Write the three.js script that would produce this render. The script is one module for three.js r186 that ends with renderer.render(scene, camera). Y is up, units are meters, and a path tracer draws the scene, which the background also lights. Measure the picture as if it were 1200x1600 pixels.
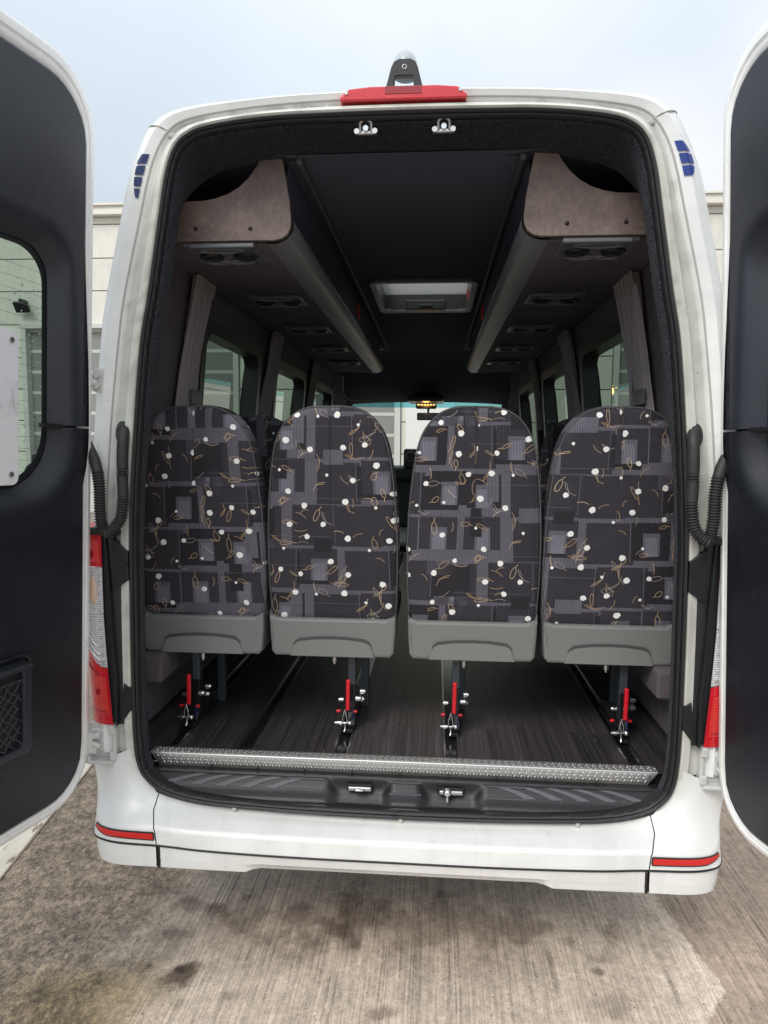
import * as THREE from 'three';
import { RoundedBoxGeometry } from 'three/addons/geometries/RoundedBoxGeometry.js';
import { mergeGeometries, toCreasedNormals } from 'three/addons/utils/BufferGeometryUtils.js';

/* ---------- camera, sky, sun, exposure ---------- */
const D2R = Math.PI / 180;
const scene = new THREE.Scene();
const camera = new THREE.PerspectiveCamera(73.72, 0.75, 0.05, 600);
camera.rotation.order = 'YXZ';
camera.rotation.set(-5.384 * D2R, 4.232 * D2R, 0.4 * D2R);
camera.position.set(0.10, 1.65, 2.04);
const SUN = new THREE.Vector3(-0.35, 0.72, 0.60).normalize();
const sun = new THREE.DirectionalLight(0xfffaf1, 1.3);
sun.position.copy(SUN).multiplyScalar(20);
sun.castShadow = true; sun.shadow.radius = 45; sun.shadow.mapSize.set(2048, 2048);
Object.assign(sun.shadow.camera, { left: -12, right: 12, top: 12, bottom: -16, near: 1, far: 60 });
scene.add(sun, sun.target);
const EXPOSURE = 1.5;

/* ---------- noise ---------- */
function rng(s) { return () => { s |= 0; s = s + 0x6D2B79F5 | 0; let t = Math.imul(s ^ s >>> 15, 1 | s); t = t + Math.imul(t ^ t >>> 7, 61 | t) ^ t; return ((t ^ t >>> 14) >>> 0) / 4294967296; }; }
function h2(x, y, s = 0) { let h = Math.imul(x, 374761393) + Math.imul(y, 668265263) + Math.imul(s, 974711) | 0; h = Math.imul(h ^ h >>> 13, 1274126177); return ((h ^ h >>> 16) >>> 0) / 4294967296; }
const sm = (a, b, x) => { x = Math.min(1, Math.max(0, (x - a) / (b - a))); return x * x * (3 - 2 * x); };
const lerp = (a, b, t) => a + (b - a) * t, clamp = (x, a = 0, b = 1) => Math.min(b, Math.max(a, x));
const mod = (a, n) => ((a % n) + n) % n;
function vn(x, y, s = 0, px = 0, py = 0) { const xi = Math.floor(x), yi = Math.floor(y), u = x - xi, v = y - yi, a = u * u * (3 - 2 * u), b = v * v * (3 - 2 * v); const X = (i) => px ? mod(i, px) : i, Y = (i) => py ? mod(i, py) : i; return lerp(lerp(h2(X(xi), Y(yi), s), h2(X(xi + 1), Y(yi), s), a), lerp(h2(X(xi), Y(yi + 1), s), h2(X(xi + 1), Y(yi + 1), s), a), b); }
function fbm(x, y, o, s = 0, p = 0) { let a = 0, w = .5, t = 0; for (let i = 0; i < o; i++) { a += w * vn(x, y, s + i, p, p); t += w; w *= .5; x *= 2; y *= 2; p *= 2; } return a / t; }

/* overcast sky: soft cloud layer, brighter overhead and round the veiled sun */
{
  const W = 1024, H = 512, data = new Float32Array(W * H * 4);
  for (let j = 0; j < H; j++) for (let i = 0; i < W; i++) {
    const el = ((j + .5) / H - .5) * Math.PI, az = ((i + .5) / W - .5) * 2 * Math.PI;
    const d = [Math.cos(el) * Math.cos(az), Math.sin(el), Math.cos(el) * Math.sin(az)];
    let c;
    if (d[1] < -0.02) c = [.20, .19, .18];
    else {
      const up = Math.max(d[1], 0), k = 1 / (up + .35), px = d[0] * k, pz = d[2] * k;
      const n = fbm(px * 1.5 + 7, pz * 1.5 + 3, 5, 5), n2 = fbm(px * .8 + 31, pz * .8 + 9, 4, 15);
      const cloud = clamp(sm(.34, .66, n * .6 + n2 * .4) + .22 * px);
      const s = Math.max(0, d[0] * SUN.x + d[1] * SUN.y + d[2] * SUN.z), glow = .55 * Math.pow(s, 3) ;
      const L = .82 + .32 * up + glow;
      const blue = [.60, .68, .765], grey = [.715, .735, .765];
      c = blue.map((b, q) => .90 * lerp(b, grey[q], cloud) * L * (.97 + .34 * (n - .5)));
      const hz = 1 - sm(0, .12, up); c = c.map((v, q) => lerp(v, [.72, .755, .80][q], hz * .4));
    }
    const o = (j * W + i) * 4; data[o] = c[0]; data[o + 1] = c[1]; data[o + 2] = c[2]; data[o + 3] = 1;
  }
  const t = new THREE.DataTexture(data, W, H, THREE.RGBAFormat, THREE.FloatType);
  t.mapping = THREE.EquirectangularReflectionMapping; t.magFilter = t.minFilter = THREE.LinearFilter; t.needsUpdate = true;
  scene.background = t; scene.environment = t;
}

/* ---------- texture and material helpers ---------- */
function pixTex(w, h, fn, srgb = true, repeat = true) {
  const a = new Uint8Array(w * h * 4);
  for (let j = 0; j < h; j++) for (let i = 0; i < w; i++) { const c = fn(i, j), o = (j * w + i) * 4; if (typeof c === 'number') a[o] = a[o + 1] = a[o + 2] = clamp(c, 0, 255); else { a[o] = clamp(c[0], 0, 255); a[o + 1] = clamp(c[1], 0, 255); a[o + 2] = clamp(c[2], 0, 255); } a[o + 3] = 255; }
  const t = new THREE.DataTexture(a, w, h); t.magFilter = THREE.LinearFilter; t.minFilter = THREE.LinearMipmapLinearFilter; t.generateMipmaps = true;
  if (repeat) t.wrapS = t.wrapT = THREE.RepeatWrapping; if (srgb) t.colorSpace = THREE.SRGBColorSpace; t.needsUpdate = true; return t;
}
const rep = (t, x, y = x) => { t.repeat.set(1 / x, 1 / y); return t; };
const std = (c, rough = .6, o = {}) => new THREE.MeshPhysicalMaterial({ color: Array.isArray(c) ? new THREE.Color().setRGB(...c) : c, roughness: rough, metalness: 0, side: THREE.DoubleSide, ...o });

const grainBump = rep(pixTex(256, 256, (i, j) => 255 * (.55 * h2(i, j, 3) + .45 * vn(i / 4, j / 4, 8, 64, 64)), false), .12);
const carpetBump = rep(pixTex(256, 256, (i, j) => 255 * (.35 * h2(i, j, 13) + .65 * vn(i / 3.2, j / 3.2, 18, 80, 80)), false), .2);
const carpetMap = rep(pixTex(256, 256, (i, j) => { const v = 24 + 62 * sm(.25, .75, h2(i >> 1, j >> 1, 3) * vn(i / 2, j / 2, 9, 128, 128)) + 22 * vn(i / 5, j / 5, 4, 51, 51); return [v, v * 1.06, v * 1.18]; }), .2);
const feltMap = rep(pixTex(256, 256, (i, j) => { const v = 93 + 14 * h2(i, j, 31) + 16 * fbm(i / 40, j / 40, 4, 6, 6.4 | 0 || 6); return [v * 1.0, v * .93, v * .98]; }), .5);
const boardMap = rep(pixTex(512, 512, (i, j) => { const n = fbm(i / 64, j / 64, 5, 21, 8), f = fbm(i / 8, j / 8, 2, 22, 64), v = 112 + 46 * (n - .5) + 26 * (f - .5); return [v, v * .855, v * .79]; }), .7);
const paintBump = rep(pixTex(256, 256, (i, j) => 255 * fbm(i / 32, j / 32, 3, 4, 8), false), .6);
const paintMap = rep(pixTex(512, 512, (i, j) => { const g = fbm(i / 64, j / 64, 5, 41, 8), s = fbm(i / 16, j / 128, 3, 43, 0), d = h2(i >> 1, j >> 1, 5) > .9993 ? 70 * h2(i, j, 6) : 0; const k = 1 - .03 * sm(.45, .75, g) - .02 * sm(.5, .8, s); return [250 * k - d, 250 * k - d, 248 * k - d]; }), 1.0);
const dirtyGlassBump = rep(pixTex(512, 512, (i, j) => { const cx = Math.floor(i / 16), cy = Math.floor(j / 16); const r = h2(cx, cy, 6); if (r < .55) return 0; const ox = 4 + 8 * h2(cx, cy, 7), oy = 4 + 8 * h2(cx, cy, 8), q = 1.2 + 2.6 * h2(cx, cy, 9); const d = Math.hypot(i % 16 - ox, j % 16 - oy); return d < q ? 255 * Math.sqrt(1 - d * d / q / q) : 0; }, false), .35);

const smudge = rep(pixTex(512, 512, (i, j) => { const g = fbm(i / 64, j / 64, 5, 151, 8), st = sm(.62, .78, fbm(i / 5, j / 90, 3, 152, 0)), d = h2(i, j, 7) > .9985 ? 60 : 0; const v = 196 + 60 * (g - .5) + 34 * st + d; return [v, v, v]; }, false), 1.1);
const M = {};
M.white = std(0xffffff, .32, { map: paintMap, clearcoat: .6, clearcoatRoughness: .12, bumpMap: paintBump, bumpScale: .0012 });
M.whiteV = std(0xffffff, .38, { vertexColors: true, map: paintMap, clearcoat: .4, clearcoatRoughness: .2, bumpMap: paintBump, bumpScale: .001 });
M.rubber = std([.012, .0125, .014], .5, { bumpMap: grainBump, bumpScale: .0004 });
M.blackPlastic = std([.013, .014, .016], .42, { bumpMap: grainBump, bumpScale: .0005 });
M.blackGloss = std([.01, .01, .012], .18);
M.panel = std([.030, .034, .048], .46, { bumpMap: grainBump, bumpScale: .0005, map: smudge, roughnessMap: smudge });  // upper door lining: brighter than panelLow, sky light mixed into the colour
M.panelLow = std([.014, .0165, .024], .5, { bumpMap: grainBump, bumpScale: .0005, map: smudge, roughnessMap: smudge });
M.carpet = std(0xffffff, 1, { map: carpetMap, bumpMap: carpetBump, bumpScale: .004, sheen: .4, sheenRoughness: .6, sheenColor: new THREE.Color(.25, .27, .3) });
M.felt = std(0xffffff, .95, { map: feltMap, bumpMap: carpetBump, bumpScale: .0015 });
M.ceil = std([.095, .096, .135], .95, { bumpMap: carpetBump, bumpScale: .0015 });
M.ceilStrip = std([.08, .08, .095], .6);
M.board = std(0xffffff, .5, { map: boardMap });
M.nose = std([.22, .225, .24], .42);
M.greyPl = std([.13, .13, .138], .4);
M.darkPl = std([.02, .02, .023], .35);
M.trimGrey = std([.185, .192, .182], .48, { bumpMap: grainBump, bumpScale: .0003 });
M.steelDark = std([.055, .065, .075], .4, { metalness: .3 });
M.chrome = std([.75, .75, .74], .22, { metalness: 1 });
M.zinc = std([.55, .55, .54], .35, { metalness: 1 });
M.alu = std([.62, .62, .61], .3, { metalness: 1 });
M.aluDull = std([.42, .42, .40], .45, { metalness: .9 });
M.redGrip = std([.62, .008, .02], .35, { clearcoat: .3 });
M.redLens = std([.66, .010, .022], .12, { clearcoat: 1, clearcoatRoughness: .05, bumpMap: rep(pixTex(128, 128, (i, j) => ((i >> 3) + (j >> 3)) % 2 ? 200 : 60, false), .06), bumpScale: .0008 });
M.redBright = std([.85, .03, .025], .15, { clearcoat: 1, bumpMap: rep(pixTex(64, 64, (i, j) => 255 * Math.abs((i % 8) / 4 - 1) * Math.abs((j % 8) / 4 - 1), false), .04), bumpScale: .002 });
M.redDeep = std([.33, .004, .008], .15, { clearcoat: 1 });
M.redRefl = std([.70, .015, .012], .2, { clearcoat: .6, bumpMap: rep(pixTex(64, 64, (i, j) => 255 * Math.abs((i % 16) / 8 - 1) * Math.abs((j % 16) / 8 - 1), false), .03), bumpScale: .001 });
M.clearLens = std(0xffffff, .1, { clearcoat: 1, metalness: .25, map: rep(pixTex(128, 128, (i, j) => { const a = Math.abs((j % 32) / 16 - 1), b = Math.abs((i % 43) / 21.5 - 1), v = 175 + 70 * a * (.6 + .4 * b) + 30 * h2(i >> 4, j >> 5, 3); return [v, v, v * 1.01]; }), .028), bumpMap: rep(pixTex(64, 64, (i, j) => 255 * Math.abs((j % 16) / 8 - 1), false), .028), bumpScale: .0015 });
M.lensRib = std([.85, .85, .85], .12, { metalness: .7 });
M.amber = std([.70, .50, .36], .2, { clearcoat: .8 });
M.curtain = std([.40, .35, .36], .9, { bumpMap: carpetBump, bumpScale: .0008, transmission: .12 });
M.glassTint = std([.42, .51, .455], 0, { transmission: 1, thickness: 0, ior: 1.5 });
M.glassSide = std([.25, .33, .28], 0, { transmission: 1, thickness: 0, ior: 1.55 });
M.glassFront = std([.95, .97, .94], 0, { transmission: 1, thickness: 0, ior: 1.45 });
M.sunBand = std([.22, .58, .62], 0, { transmission: 1, thickness: 0, ior: 1.45 });
M.hatchGlass = std([.95, .96, .94], .4, { transmission: .97, thickness: 0, bumpMap: rep(pixTex(64, 64, (i, j) => (i >> 3) % 2 ? 220 : 40, false), .05), bumpScale: .002 });
M.signWhite = std([.9, .9, .93], .5, { bumpMap: paintBump, bumpScale: .0006, map: rep(pixTex(256, 256, (i, j) => { const s = fbm(i / 10, j / 60, 3, 61, 0), g = fbm(i / 40, j / 40, 4, 62, 0); const v = 250 - 22 * sm(.55, .8, g) - 20 * sm(.66, .8, s); return [v, v, v]; }), .4) });
M.navy = std([.015, .03, .12], .35); M.blue = std([.02, .05, .26], .35);
M.hose = std([.03, .029, .028], .6);
M.hingeW = std([.62, .62, .6], .45, { bumpMap: paintBump, bumpScale: .001 });
M.sealant = std([.55, .54, .5], .7, { bumpMap: grainBump, bumpScale: .0008 });
M.black = std([.006, .006, .007], .7);
M.lit = std([.9, .6, .2], .4, { emissive: new THREE.Color(1, .62, .2), emissiveIntensity: 1.1 });

/* ---------- geometry helpers ---------- */
function geoFrom(pos, uv, idx, col) { const g = new THREE.BufferGeometry(); g.setAttribute('position', new THREE.Float32BufferAttribute(pos, 3)); g.setAttribute('uv', new THREE.Float32BufferAttribute(uv, 2)); if (col) g.setAttribute('color', new THREE.Float32BufferAttribute(col, 3)); g.setIndex(idx); g.computeVertexNormals(); return g; }
function cat(ctrl, n = 6) { // Catmull-Rom through control points of any size
  const out = [], K = ctrl.length;
  for (let i = 0; i < K - 1; i++) for (let k = 0; k < n + (i === K - 2 ? 1 : 0); k++) {
    const t = k / n, a = ctrl[Math.max(0, i - 1)], b = ctrl[i], c = ctrl[i + 1], d = ctrl[Math.min(K - 1, i + 2)];
    out.push(b.map((_, q) => .5 * (2 * b[q] + (c[q] - a[q]) * t + (2 * a[q] - 5 * b[q] + 4 * c[q] - d[q]) * t * t + (3 * b[q] - a[q] - 3 * c[q] + d[q]) * t * t * t)));
  } return out;
}
const mirrorRow = (h) => h.concat(h.slice(0, -1).reverse().map(([x, ...r]) => [-x, ...r]));
function loft(rows, { closed = false, color = null, crease = 0, uvScale = 1 } = {}) {
  const n = rows[0].length, pos = [], uv = [], idx = [], col = color ? [] : null;
  const us = [0]; for (let i = 1; i < n; i++) us.push(us[i - 1] + Math.hypot(...rows[0][i].map((v, q) => v - rows[0][i - 1][q])));
  const v0 = [0]; const mid = n >> 1; for (let j = 1; j < rows.length; j++) v0.push(v0[j - 1] + Math.hypot(...rows[j][mid].map((v, q) => v - rows[j - 1][mid][q])));
  rows.forEach((r, j) => r.forEach((p, i) => { pos.push(...p); uv.push(us[i] * uvScale, v0[j] * uvScale); if (col) col.push(...color(j, i, p)); }));
  const m = closed ? n : n - 1;
  for (let j = 0; j < rows.length - 1; j++) for (let i = 0; i < m; i++) { const a = j * n + i, b = j * n + (i + 1) % n, c = a + n, d = b + n; idx.push(a, b, d, a, d, c); }
  const g = geoFrom(pos, uv, idx, col); return crease ? toCreasedNormals(g, crease) : g;
}
function offsetRow(row, d, dz = 0, closed = false) { // d > 0 outwards, away from the opening's middle
  const n = row.length;
  return row.map((p, i) => {
    const a = row[closed ? (i + n - 1) % n : Math.max(0, i - 1)], b = row[closed ? (i + 1) % n : Math.min(n - 1, i + 1)];
    const tx = b[0] - a[0], ty = b[1] - a[1], l = Math.hypot(tx, ty) || 1, k = typeof d === 'function' ? d(p, i) : d;
    return [p[0] + ty / l * k, p[1] - tx / l * k, p[2] + (typeof dz === 'function' ? dz(p, i) : dz)];
  });
}
const mixRow = (a, b, t) => a.map((p, i) => p.map((v, q) => lerp(v, b[i][q], t)));
const box = (w, h, d, x = 0, y = 0, z = 0, r = 0) => (r ? new RoundedBoxGeometry(w, h, d, 2, r) : new THREE.BoxGeometry(w, h, d)).translate(x, y, z);
const cyl = (r, l, axis, x, y, z, seg = 14, r2 = r) => { const g = new THREE.CylinderGeometry(r2, r, l, seg); if (axis === 'x') g.rotateZ(Math.PI / 2); if (axis === 'z') g.rotateX(Math.PI / 2); return g.translate(x, y, z); };
const ball = (r, x, y, z) => new THREE.SphereGeometry(r, 12, 8).translate(x, y, z);
const V = (p) => new THREE.Vector3(...p);
const tube = (pts, r, seg = 40, rs = 8) => new THREE.TubeGeometry(new THREE.CatmullRomCurve3(pts.map(V)), seg, r, rs);
const bar = (a, b, r, rs = 8) => { const A = V(a), B = V(b), g = new THREE.CylinderGeometry(r, r, A.distanceTo(B), rs); g.applyQuaternion(new THREE.Quaternion().setFromUnitVectors(new THREE.Vector3(0, 1, 0), B.clone().sub(A).normalize())); const c = A.add(B).multiplyScalar(.5); return g.translate(c.x, c.y, c.z); };
const merge = (gs) => { const a = gs.map((g) => { const q = g.index ? g.toNonIndexed() : g; for (const k of Object.keys(q.attributes)) if (!['position', 'normal', 'uv'].includes(k)) q.deleteAttribute(k); return q; }); return mergeGeometries(a); };
const shapeOf = (pts) => new THREE.Shape(pts.map((p) => new THREE.Vector2(p[0], p[1])));
function rrect(x0, y0, x1, y1, r, n = 8) { const R = Array.isArray(r) ? r : [r, r, r, r], o = []; const c = [[x1, y1, 1, 1, 0], [x0, y1, -1, 1, 1], [x0, y0, -1, -1, 2], [x1, y0, 1, -1, 3]]; for (const [cx, cy, sx, sy, k] of c) for (let i = 0; i <= n; i++) { const a = (k + i / n) * Math.PI / 2; o.push([cx - sx * R[k] + R[k] * Math.cos(a), cy - sy * R[k] + R[k] * Math.sin(a)]); } return o; }
function extr(pts, depth, { bevel = 0, hole = null, holes = null } = {}) { const s = shapeOf(pts); for (const h of holes || (hole ? [hole] : [])) s.holes.push(shapeOf(h)); return new THREE.ExtrudeGeometry(s, { depth, bevelEnabled: bevel > 0, bevelThickness: bevel, bevelSize: bevel, bevelOffset: -bevel, bevelSegments: 2, curveSegments: 6 }); }
function sheet(f, nu, nv) { const pos = [], uv = [], idx = []; for (let j = 0; j <= nv; j++) for (let i = 0; i <= nu; i++) { const p = f(i / nu, j / nv); pos.push(p[0], p[1], p[2]); uv.push(p[3] ?? p[0], p[4] ?? p[1]); } for (let j = 0; j < nv; j++) for (let i = 0; i < nu; i++) { const a = j * (nu + 1) + i; idx.push(a, a + 1, a + nu + 2, a, a + nu + 2, a + nu + 1); } return geoFrom(pos, uv, idx); }
function boxUV(g) { const p = g.attributes.position, n = g.attributes.normal, u = new Float32Array(p.count * 2); for (let i = 0; i < p.count; i++) { const ax = Math.abs(n.getX(i)), ay = Math.abs(n.getY(i)), az = Math.abs(n.getZ(i)); if (ax >= ay && ax >= az) { u[2 * i] = p.getZ(i); u[2 * i + 1] = p.getY(i); } else if (ay >= az) { u[2 * i] = p.getX(i); u[2 * i + 1] = p.getZ(i); } else { u[2 * i] = p.getX(i); u[2 * i + 1] = p.getY(i); } } g.setAttribute('uv', new THREE.BufferAttribute(u, 2)); return g; }

const used = {};
const numbered = (n) => { const k = used[n] = (used[n] ?? -1) + 1; return k ? `${n}_${String(k).padStart(3, '0')}` : n; };
function thing(name, label, category, pos = [0, 0, 0], group) { const o = new THREE.Group(); o.name = numbered(name); o.position.set(...pos); o.userData = { label, category }; if (group) o.userData.group = group; scene.add(o); return o; }
function part(parent, name, geo, mat, label) { const m = new THREE.Mesh(Array.isArray(geo) ? (geo.length > 1 ? merge(geo) : geo[0]) : geo, mat); m.name = name; m.castShadow = m.receiveShadow = true; if (label) m.userData.label = label; parent.add(m); return m; }
function sub(parent, name, label) { const g = new THREE.Group(); g.name = name; if (label) g.userData.label = label; parent.add(g); return g; }
function struct(name, geo, mat) { const m = new THREE.Mesh(geo, mat); m.name = name; m.userData = { kind: 'structure' }; m.receiveShadow = m.castShadow = true; scene.add(m); return m; }

/* ================= GROUND ================= */
{
  const far = rep(pixTex(512, 512, (i, j) => { const n = fbm(i / 64, j / 64, 5, 71, 8), l = vn(i / 3, j / 256, 72, 171, 2), v = 134 + 34 * (n - .5) + 22 * (l - .5) + 14 * (h2(i, j, 2) - .5); return [v, v * .93, v * .86]; }), 3);
  const g = new THREE.PlaneGeometry(500, 500).rotateX(-Math.PI / 2); const u = g.attributes.uv; for (let i = 0; i < u.count; i++) u.setXY(i, u.getX(i) * 500, u.getY(i) * 500);
  struct('ground', g, std(0xffffff, .85, { map: far }));
  // brushed concrete slab, seen behind the vehicle: 5 x 5 m, x -2.5..2.5, z -3.6..1.4
  const S = 2048, X0 = -2.5, Z0 = -3.6, L = 5, mx = (i) => X0 + (i + .5) / S * L, mz = (j) => Z0 + (1 - (j + .5) / S) * L;
  const hgt = new Float32Array(S * S);
  const map = pixTex(S, S, (i, j) => {
    const x = mx(i), z = mz(j);
    const wob = x + .012 * (vn(z * 2.2, 3, 81) - .5);
    // broom lines along z: several widths, broken up along their length
    const l1 = vn(wob * 150, z * 2.6 + 7 * h2(Math.floor(wob * 150), 1, 9), 82), l2 = vn(wob * 300, z * 8 + 11, 83), l3 = vn(wob * 42, z * .8, 84);
    const deep = sm(.70, .82, vn(wob * 210, z * 1.1 + 3.1, 85)) * sm(.35, .7, vn(x * 7, z * 6, 86)) * (.5 + h2(i >> 1, j >> 2, 4));
    const sp = h2(i, j, 87), n = fbm(x * 3.1 + 20, z * 3.1 + 20, 5, 88), n2 = fbm(x * 14 + 5, z * 14, 4, 89), agg = fbm(x * 75 + 5, z * 60, 3, 95);
    let rough = 1 - sm(-1.02, -.66, x + .26 * (n - .5) + .10 * (n2 - .5)); // worn, dirty strip on the left
    let v = 194 + 30 * (n - .5) + 26 * (n2 - .5) + (1 - .75 * rough) * (18 * (l1 - .5) + 42 * (l2 - .5) + 6 * (l3 - .5) - 26 * deep) + 44 * (sp - .5) + 44 * (agg - .5);
    let c = [v * 1.0, v * .922, v * .84];
    // darker worn strip
    { const b = fbm(x * 26, z * 17, 4, 91), w = 104 + 50 * (b - .5) + 34 * (n2 - .5) + 78 * (agg - .5) + 54 * (sp - .5) + 40 * (vn(x * 190, z * 130, 99) - .5); const d = [w, w * .90, w * .785]; c = c.map((q, k) => lerp(q, d[k], rough * .93)); }
    // tan patch at the foot of the strip
    { const t = sm(.55, .1, Math.hypot((x + .92) / .55, (z - .22) / .4) + .5 * (n - .5)); c = [lerp(c[0], c[0] * .98, t), lerp(c[1], c[1] * .95, t), lerp(c[2], c[2] * .84, t)]; }
    // pale dried area with a tide line, damp beyond it
    const edge = .985 + .05 * Math.sin(z * 5 + .6) - .16 * sm(-.02, .24, z) + .05 * (fbm(z * 9, 2.2, 4, 92) - .5) + .02 * (vn(z * 60, x * 60, 93) - .5);
    const out = sm(-.006, .006, x - edge), rim = sm(.05, 0, Math.abs(x - edge + .02)) * (1 - out);
    c = c.map((q, k) => q * (1 - out * [.13, .16, .175][k]) + rim * 13);
    // damp spots
    { const q = sm(1.15, .35, Math.hypot((x + .12) / .75, (z + .18) / .26) + .7 * (n - .5) + .4 * (n2 - .5)) * .14; c = c.map((p, k) => p * (1 - q * [.85, .95, 1][k])); }
    const spot = (cx, cz, rx, rz, k, w = .35) => { const d = Math.hypot((x - cx) / rx, (z - cz) / rz) + w * (n2 - .5) * 2; const t = sm(1.05, .35, d) * k, e = sm(.10, 0, Math.abs(d - .95)) * k * .2; c = c.map((q, m) => q * (1 - (t + e) * [.8, .85, .9][m])); };
    spot(-.17, -.22, .075, .20, .30, .35); spot(-.69, .09, .07, .05, .55, 1.1); spot(-.685, .08, .03, .022, .45, .9); spot(-.42, -.15, .28, .14, .16, 1.4); spot(.1, -.2, .55, .13, .14, 1.4); spot(-.75, -.22, .12, .06, .18, 1.2); spot(.64, -.02, .025, .018, .35, .8); spot(-.5, .17, .04, .03, .22, .9); spot(-.02, .19, .05, .03, .26, 1); spot(.7, .12, .09, .05, .12, 1);
    spot(.75, -.2, .05, .05, .16, .9);
    // short hairline cracks and bits
    const cr = Math.abs(vn(x * 9 + 3 * vn(x * 20, z * 20, 96), z * 9, 94) - .5); void cr;
    if (h2(i >> 1, j >> 1, 98) > .9986) c = c.map((q) => q * .6);
    hgt[j * S + i] = 120 + 60 * (l1 - .5) + 50 * (l2 - .5) - 110 * deep * (1 - rough) + rough * 150 * (agg - .5) + 40 * (sp - .5);
    return c;
  }, true, false);
  const bump = pixTex(S, S, (i, j) => hgt[j * S + i], false, false);
  const slab = new THREE.PlaneGeometry(L, L).rotateX(-Math.PI / 2).translate(X0 + L / 2, .004, Z0 + L / 2);
  struct('concrete_slab', slab, std(0xffffff, .82, { map, bumpMap: bump, bumpScale: .0035 }));
  // worn painted line
  const lm = pixTex(128, 1024, (i, j) => { const x = i / 128, z = j / 1024 * 3; const w = fbm(x * 7, z * 24, 5, 101), e = .06 * (fbm(z * 20, 1, 4, 102) - .5); const on = sm(.0, .05, x + e - .03) * sm(0, .05, 1 - x + e - .03) * sm(.30, .36, w + .1 * h2(i, j, 3)); const v = 205 - 30 * fbm(x * 4, z * 12, 3, 103); const g = 128 + 30 * (h2(i, j, 8) - .5); return [lerp(g, v, on), lerp(g * .9, v * .97, on), lerp(g * .8, v * .91, on)]; }, true, false);
  const ln = new THREE.PlaneGeometry(.2, 6).rotateX(-Math.PI / 2); ln.rotateY(7.2 * D2R); ln.translate(-1.70, .008, -.9);
  struct('painted_line', ln, std(0xffffff, .8, { map: lm, bumpMap: grainBump, bumpScale: .001 }));
}

/* ================= BUILDING IN FRONT ================= */
{
  const b = thing('industrial_building', 'long cream panelled industrial building with sectional doors beyond the parked minibus', 'building', [0, 0, -14]);
  const stain = pixTex(256, 256, (i, j) => { const v = 252 - 7 * sm(.45, .8, fbm(i / 9, j / 90, 4, 161, 0)) - 8 * sm(.5, .8, fbm(i / 50, j / 40, 4, 162, 0)); return [v, v * .995, v * .975]; });
  const clad = [.80, .79, .74].map((v) => v), mats = [0, 1, 2].map((k) => std(clad.map((v) => v * (.95 + .04 * k)), .6, { bumpMap: paintBump, bumpScale: .001, map: stain }));
  const frameM = std([.6, .6, .57], .5), doorM = std([.55, .56, .52], .5), paneM = std([.05, .065, .055], .25, { specularIntensity: .35 }), paneL = std([.42, .44, .40], .25);
  part(b, 'wall', [box(44, 7.0, 5.9, 0, 3.5, -3.05)], std([.25, .25, .24], .8));
  part(b, 'parapet', [box(44.2, .2, .3, 0, 7.1, .0), box(44.3, .05, .4, 0, 7.215, .0)], mats[2]);
  const doors = [[-9.85, -4.55], [-3.2, -.72], [4.1, 9.3], [-16.5, -11.3], [11, 16.2]], H = 4.48, rows = [.76, 1.3];
  const seams = [0, .75, 1.5, 2.25, 3.0, 3.75, 4.53, 5.31, 6.06, 6.83, 7.0], cols = []; for (let x = -22; x <= 22; x += 2.75) cols.push(x);
  const put = (x0, x1, y0, y1, k) => { if (x1 - x0 > .05) part(b, 'panel', box(x1 - x0 - .035, y1 - y0 - .022, .06, (x0 + x1) / 2, (y0 + y1) / 2, -.07, .008), mats[k % 3]); };
  cols.slice(0, -1).forEach((c0, i) => seams.slice(0, -1).forEach((y0, j) => {
    let spans = [[c0, cols[i + 1]]]; if (y0 < H - .1) for (const [a, e] of doors) spans = spans.flatMap(([s, t]) => e <= s || a >= t ? [[s, t]] : [[s, Math.max(s, a)], [Math.min(t, e), t]].filter(([p, q]) => q - p > .05));
    for (const [s, t] of spans) put(s, t, y0, seams[j + 1], (h2(i, j, 7) * 3) | 0);
  }));
  doors.forEach(([x0, x1], di) => {
    const light = di === 1, d = sub(b, 'sectional_door'); const n = 9, h = (H - .05) / n;
    part(d, 'door_frame', [box(.12, H, .2, x0 + .06, H / 2, -.06), box(.12, H, .2, x1 - .06, H / 2, -.06), box(x1 - x0, .1, .2, (x0 + x1) / 2, H - .05 + .052, -.055)], frameM);
    const nc = Math.max(2, Math.round((x1 - x0) / 1.05)), cw = (x1 - x0 - .24) / nc;
    for (let r = 0; r < n; r++) {
      const y = .01 + r * h;
      if (r < 2) { part(d, 'door_section', box(x1 - x0 - .25, h - .015, .05, (x0 + x1) / 2, y + h / 2, -.12, .008), doorM); continue; }
      const bars = [box(x1 - x0 - .25, .075, .05, (x0 + x1) / 2, y + h - .04, -.118)]; for (let c = 0; c <= nc; c++) bars.push(box(.06, h - .08, .046, x0 + .12 + c * cw, y + (h - .08) / 2, -.118)); part(d, 'door_section', bars, doorM);
      for (let c = 0; c < nc; c++) part(d, 'pane', box(cw - .06, h - .08, .012, x0 + .12 + (c + .5) * cw, y + (h - .08) / 2, -.13), light ? paneL : paneM);
    }
  });
  part(b, 'wall_floodlight', [box(.34, .26, .08, 0, 0, .2, .02).rotateX(.6).translate(-9.72, 5.02, 0), box(.06, .08, .3, -9.72, 5.05, .08), box(.26, .03, .16, -9.72, 4.9, .12)], M.blackPlastic);
  part(b, 'sign_panel', [box(1.15, 1.3, .04, -.02, 2.05, -.01, .01)], std([.8, .8, .78], .4));
}

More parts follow.
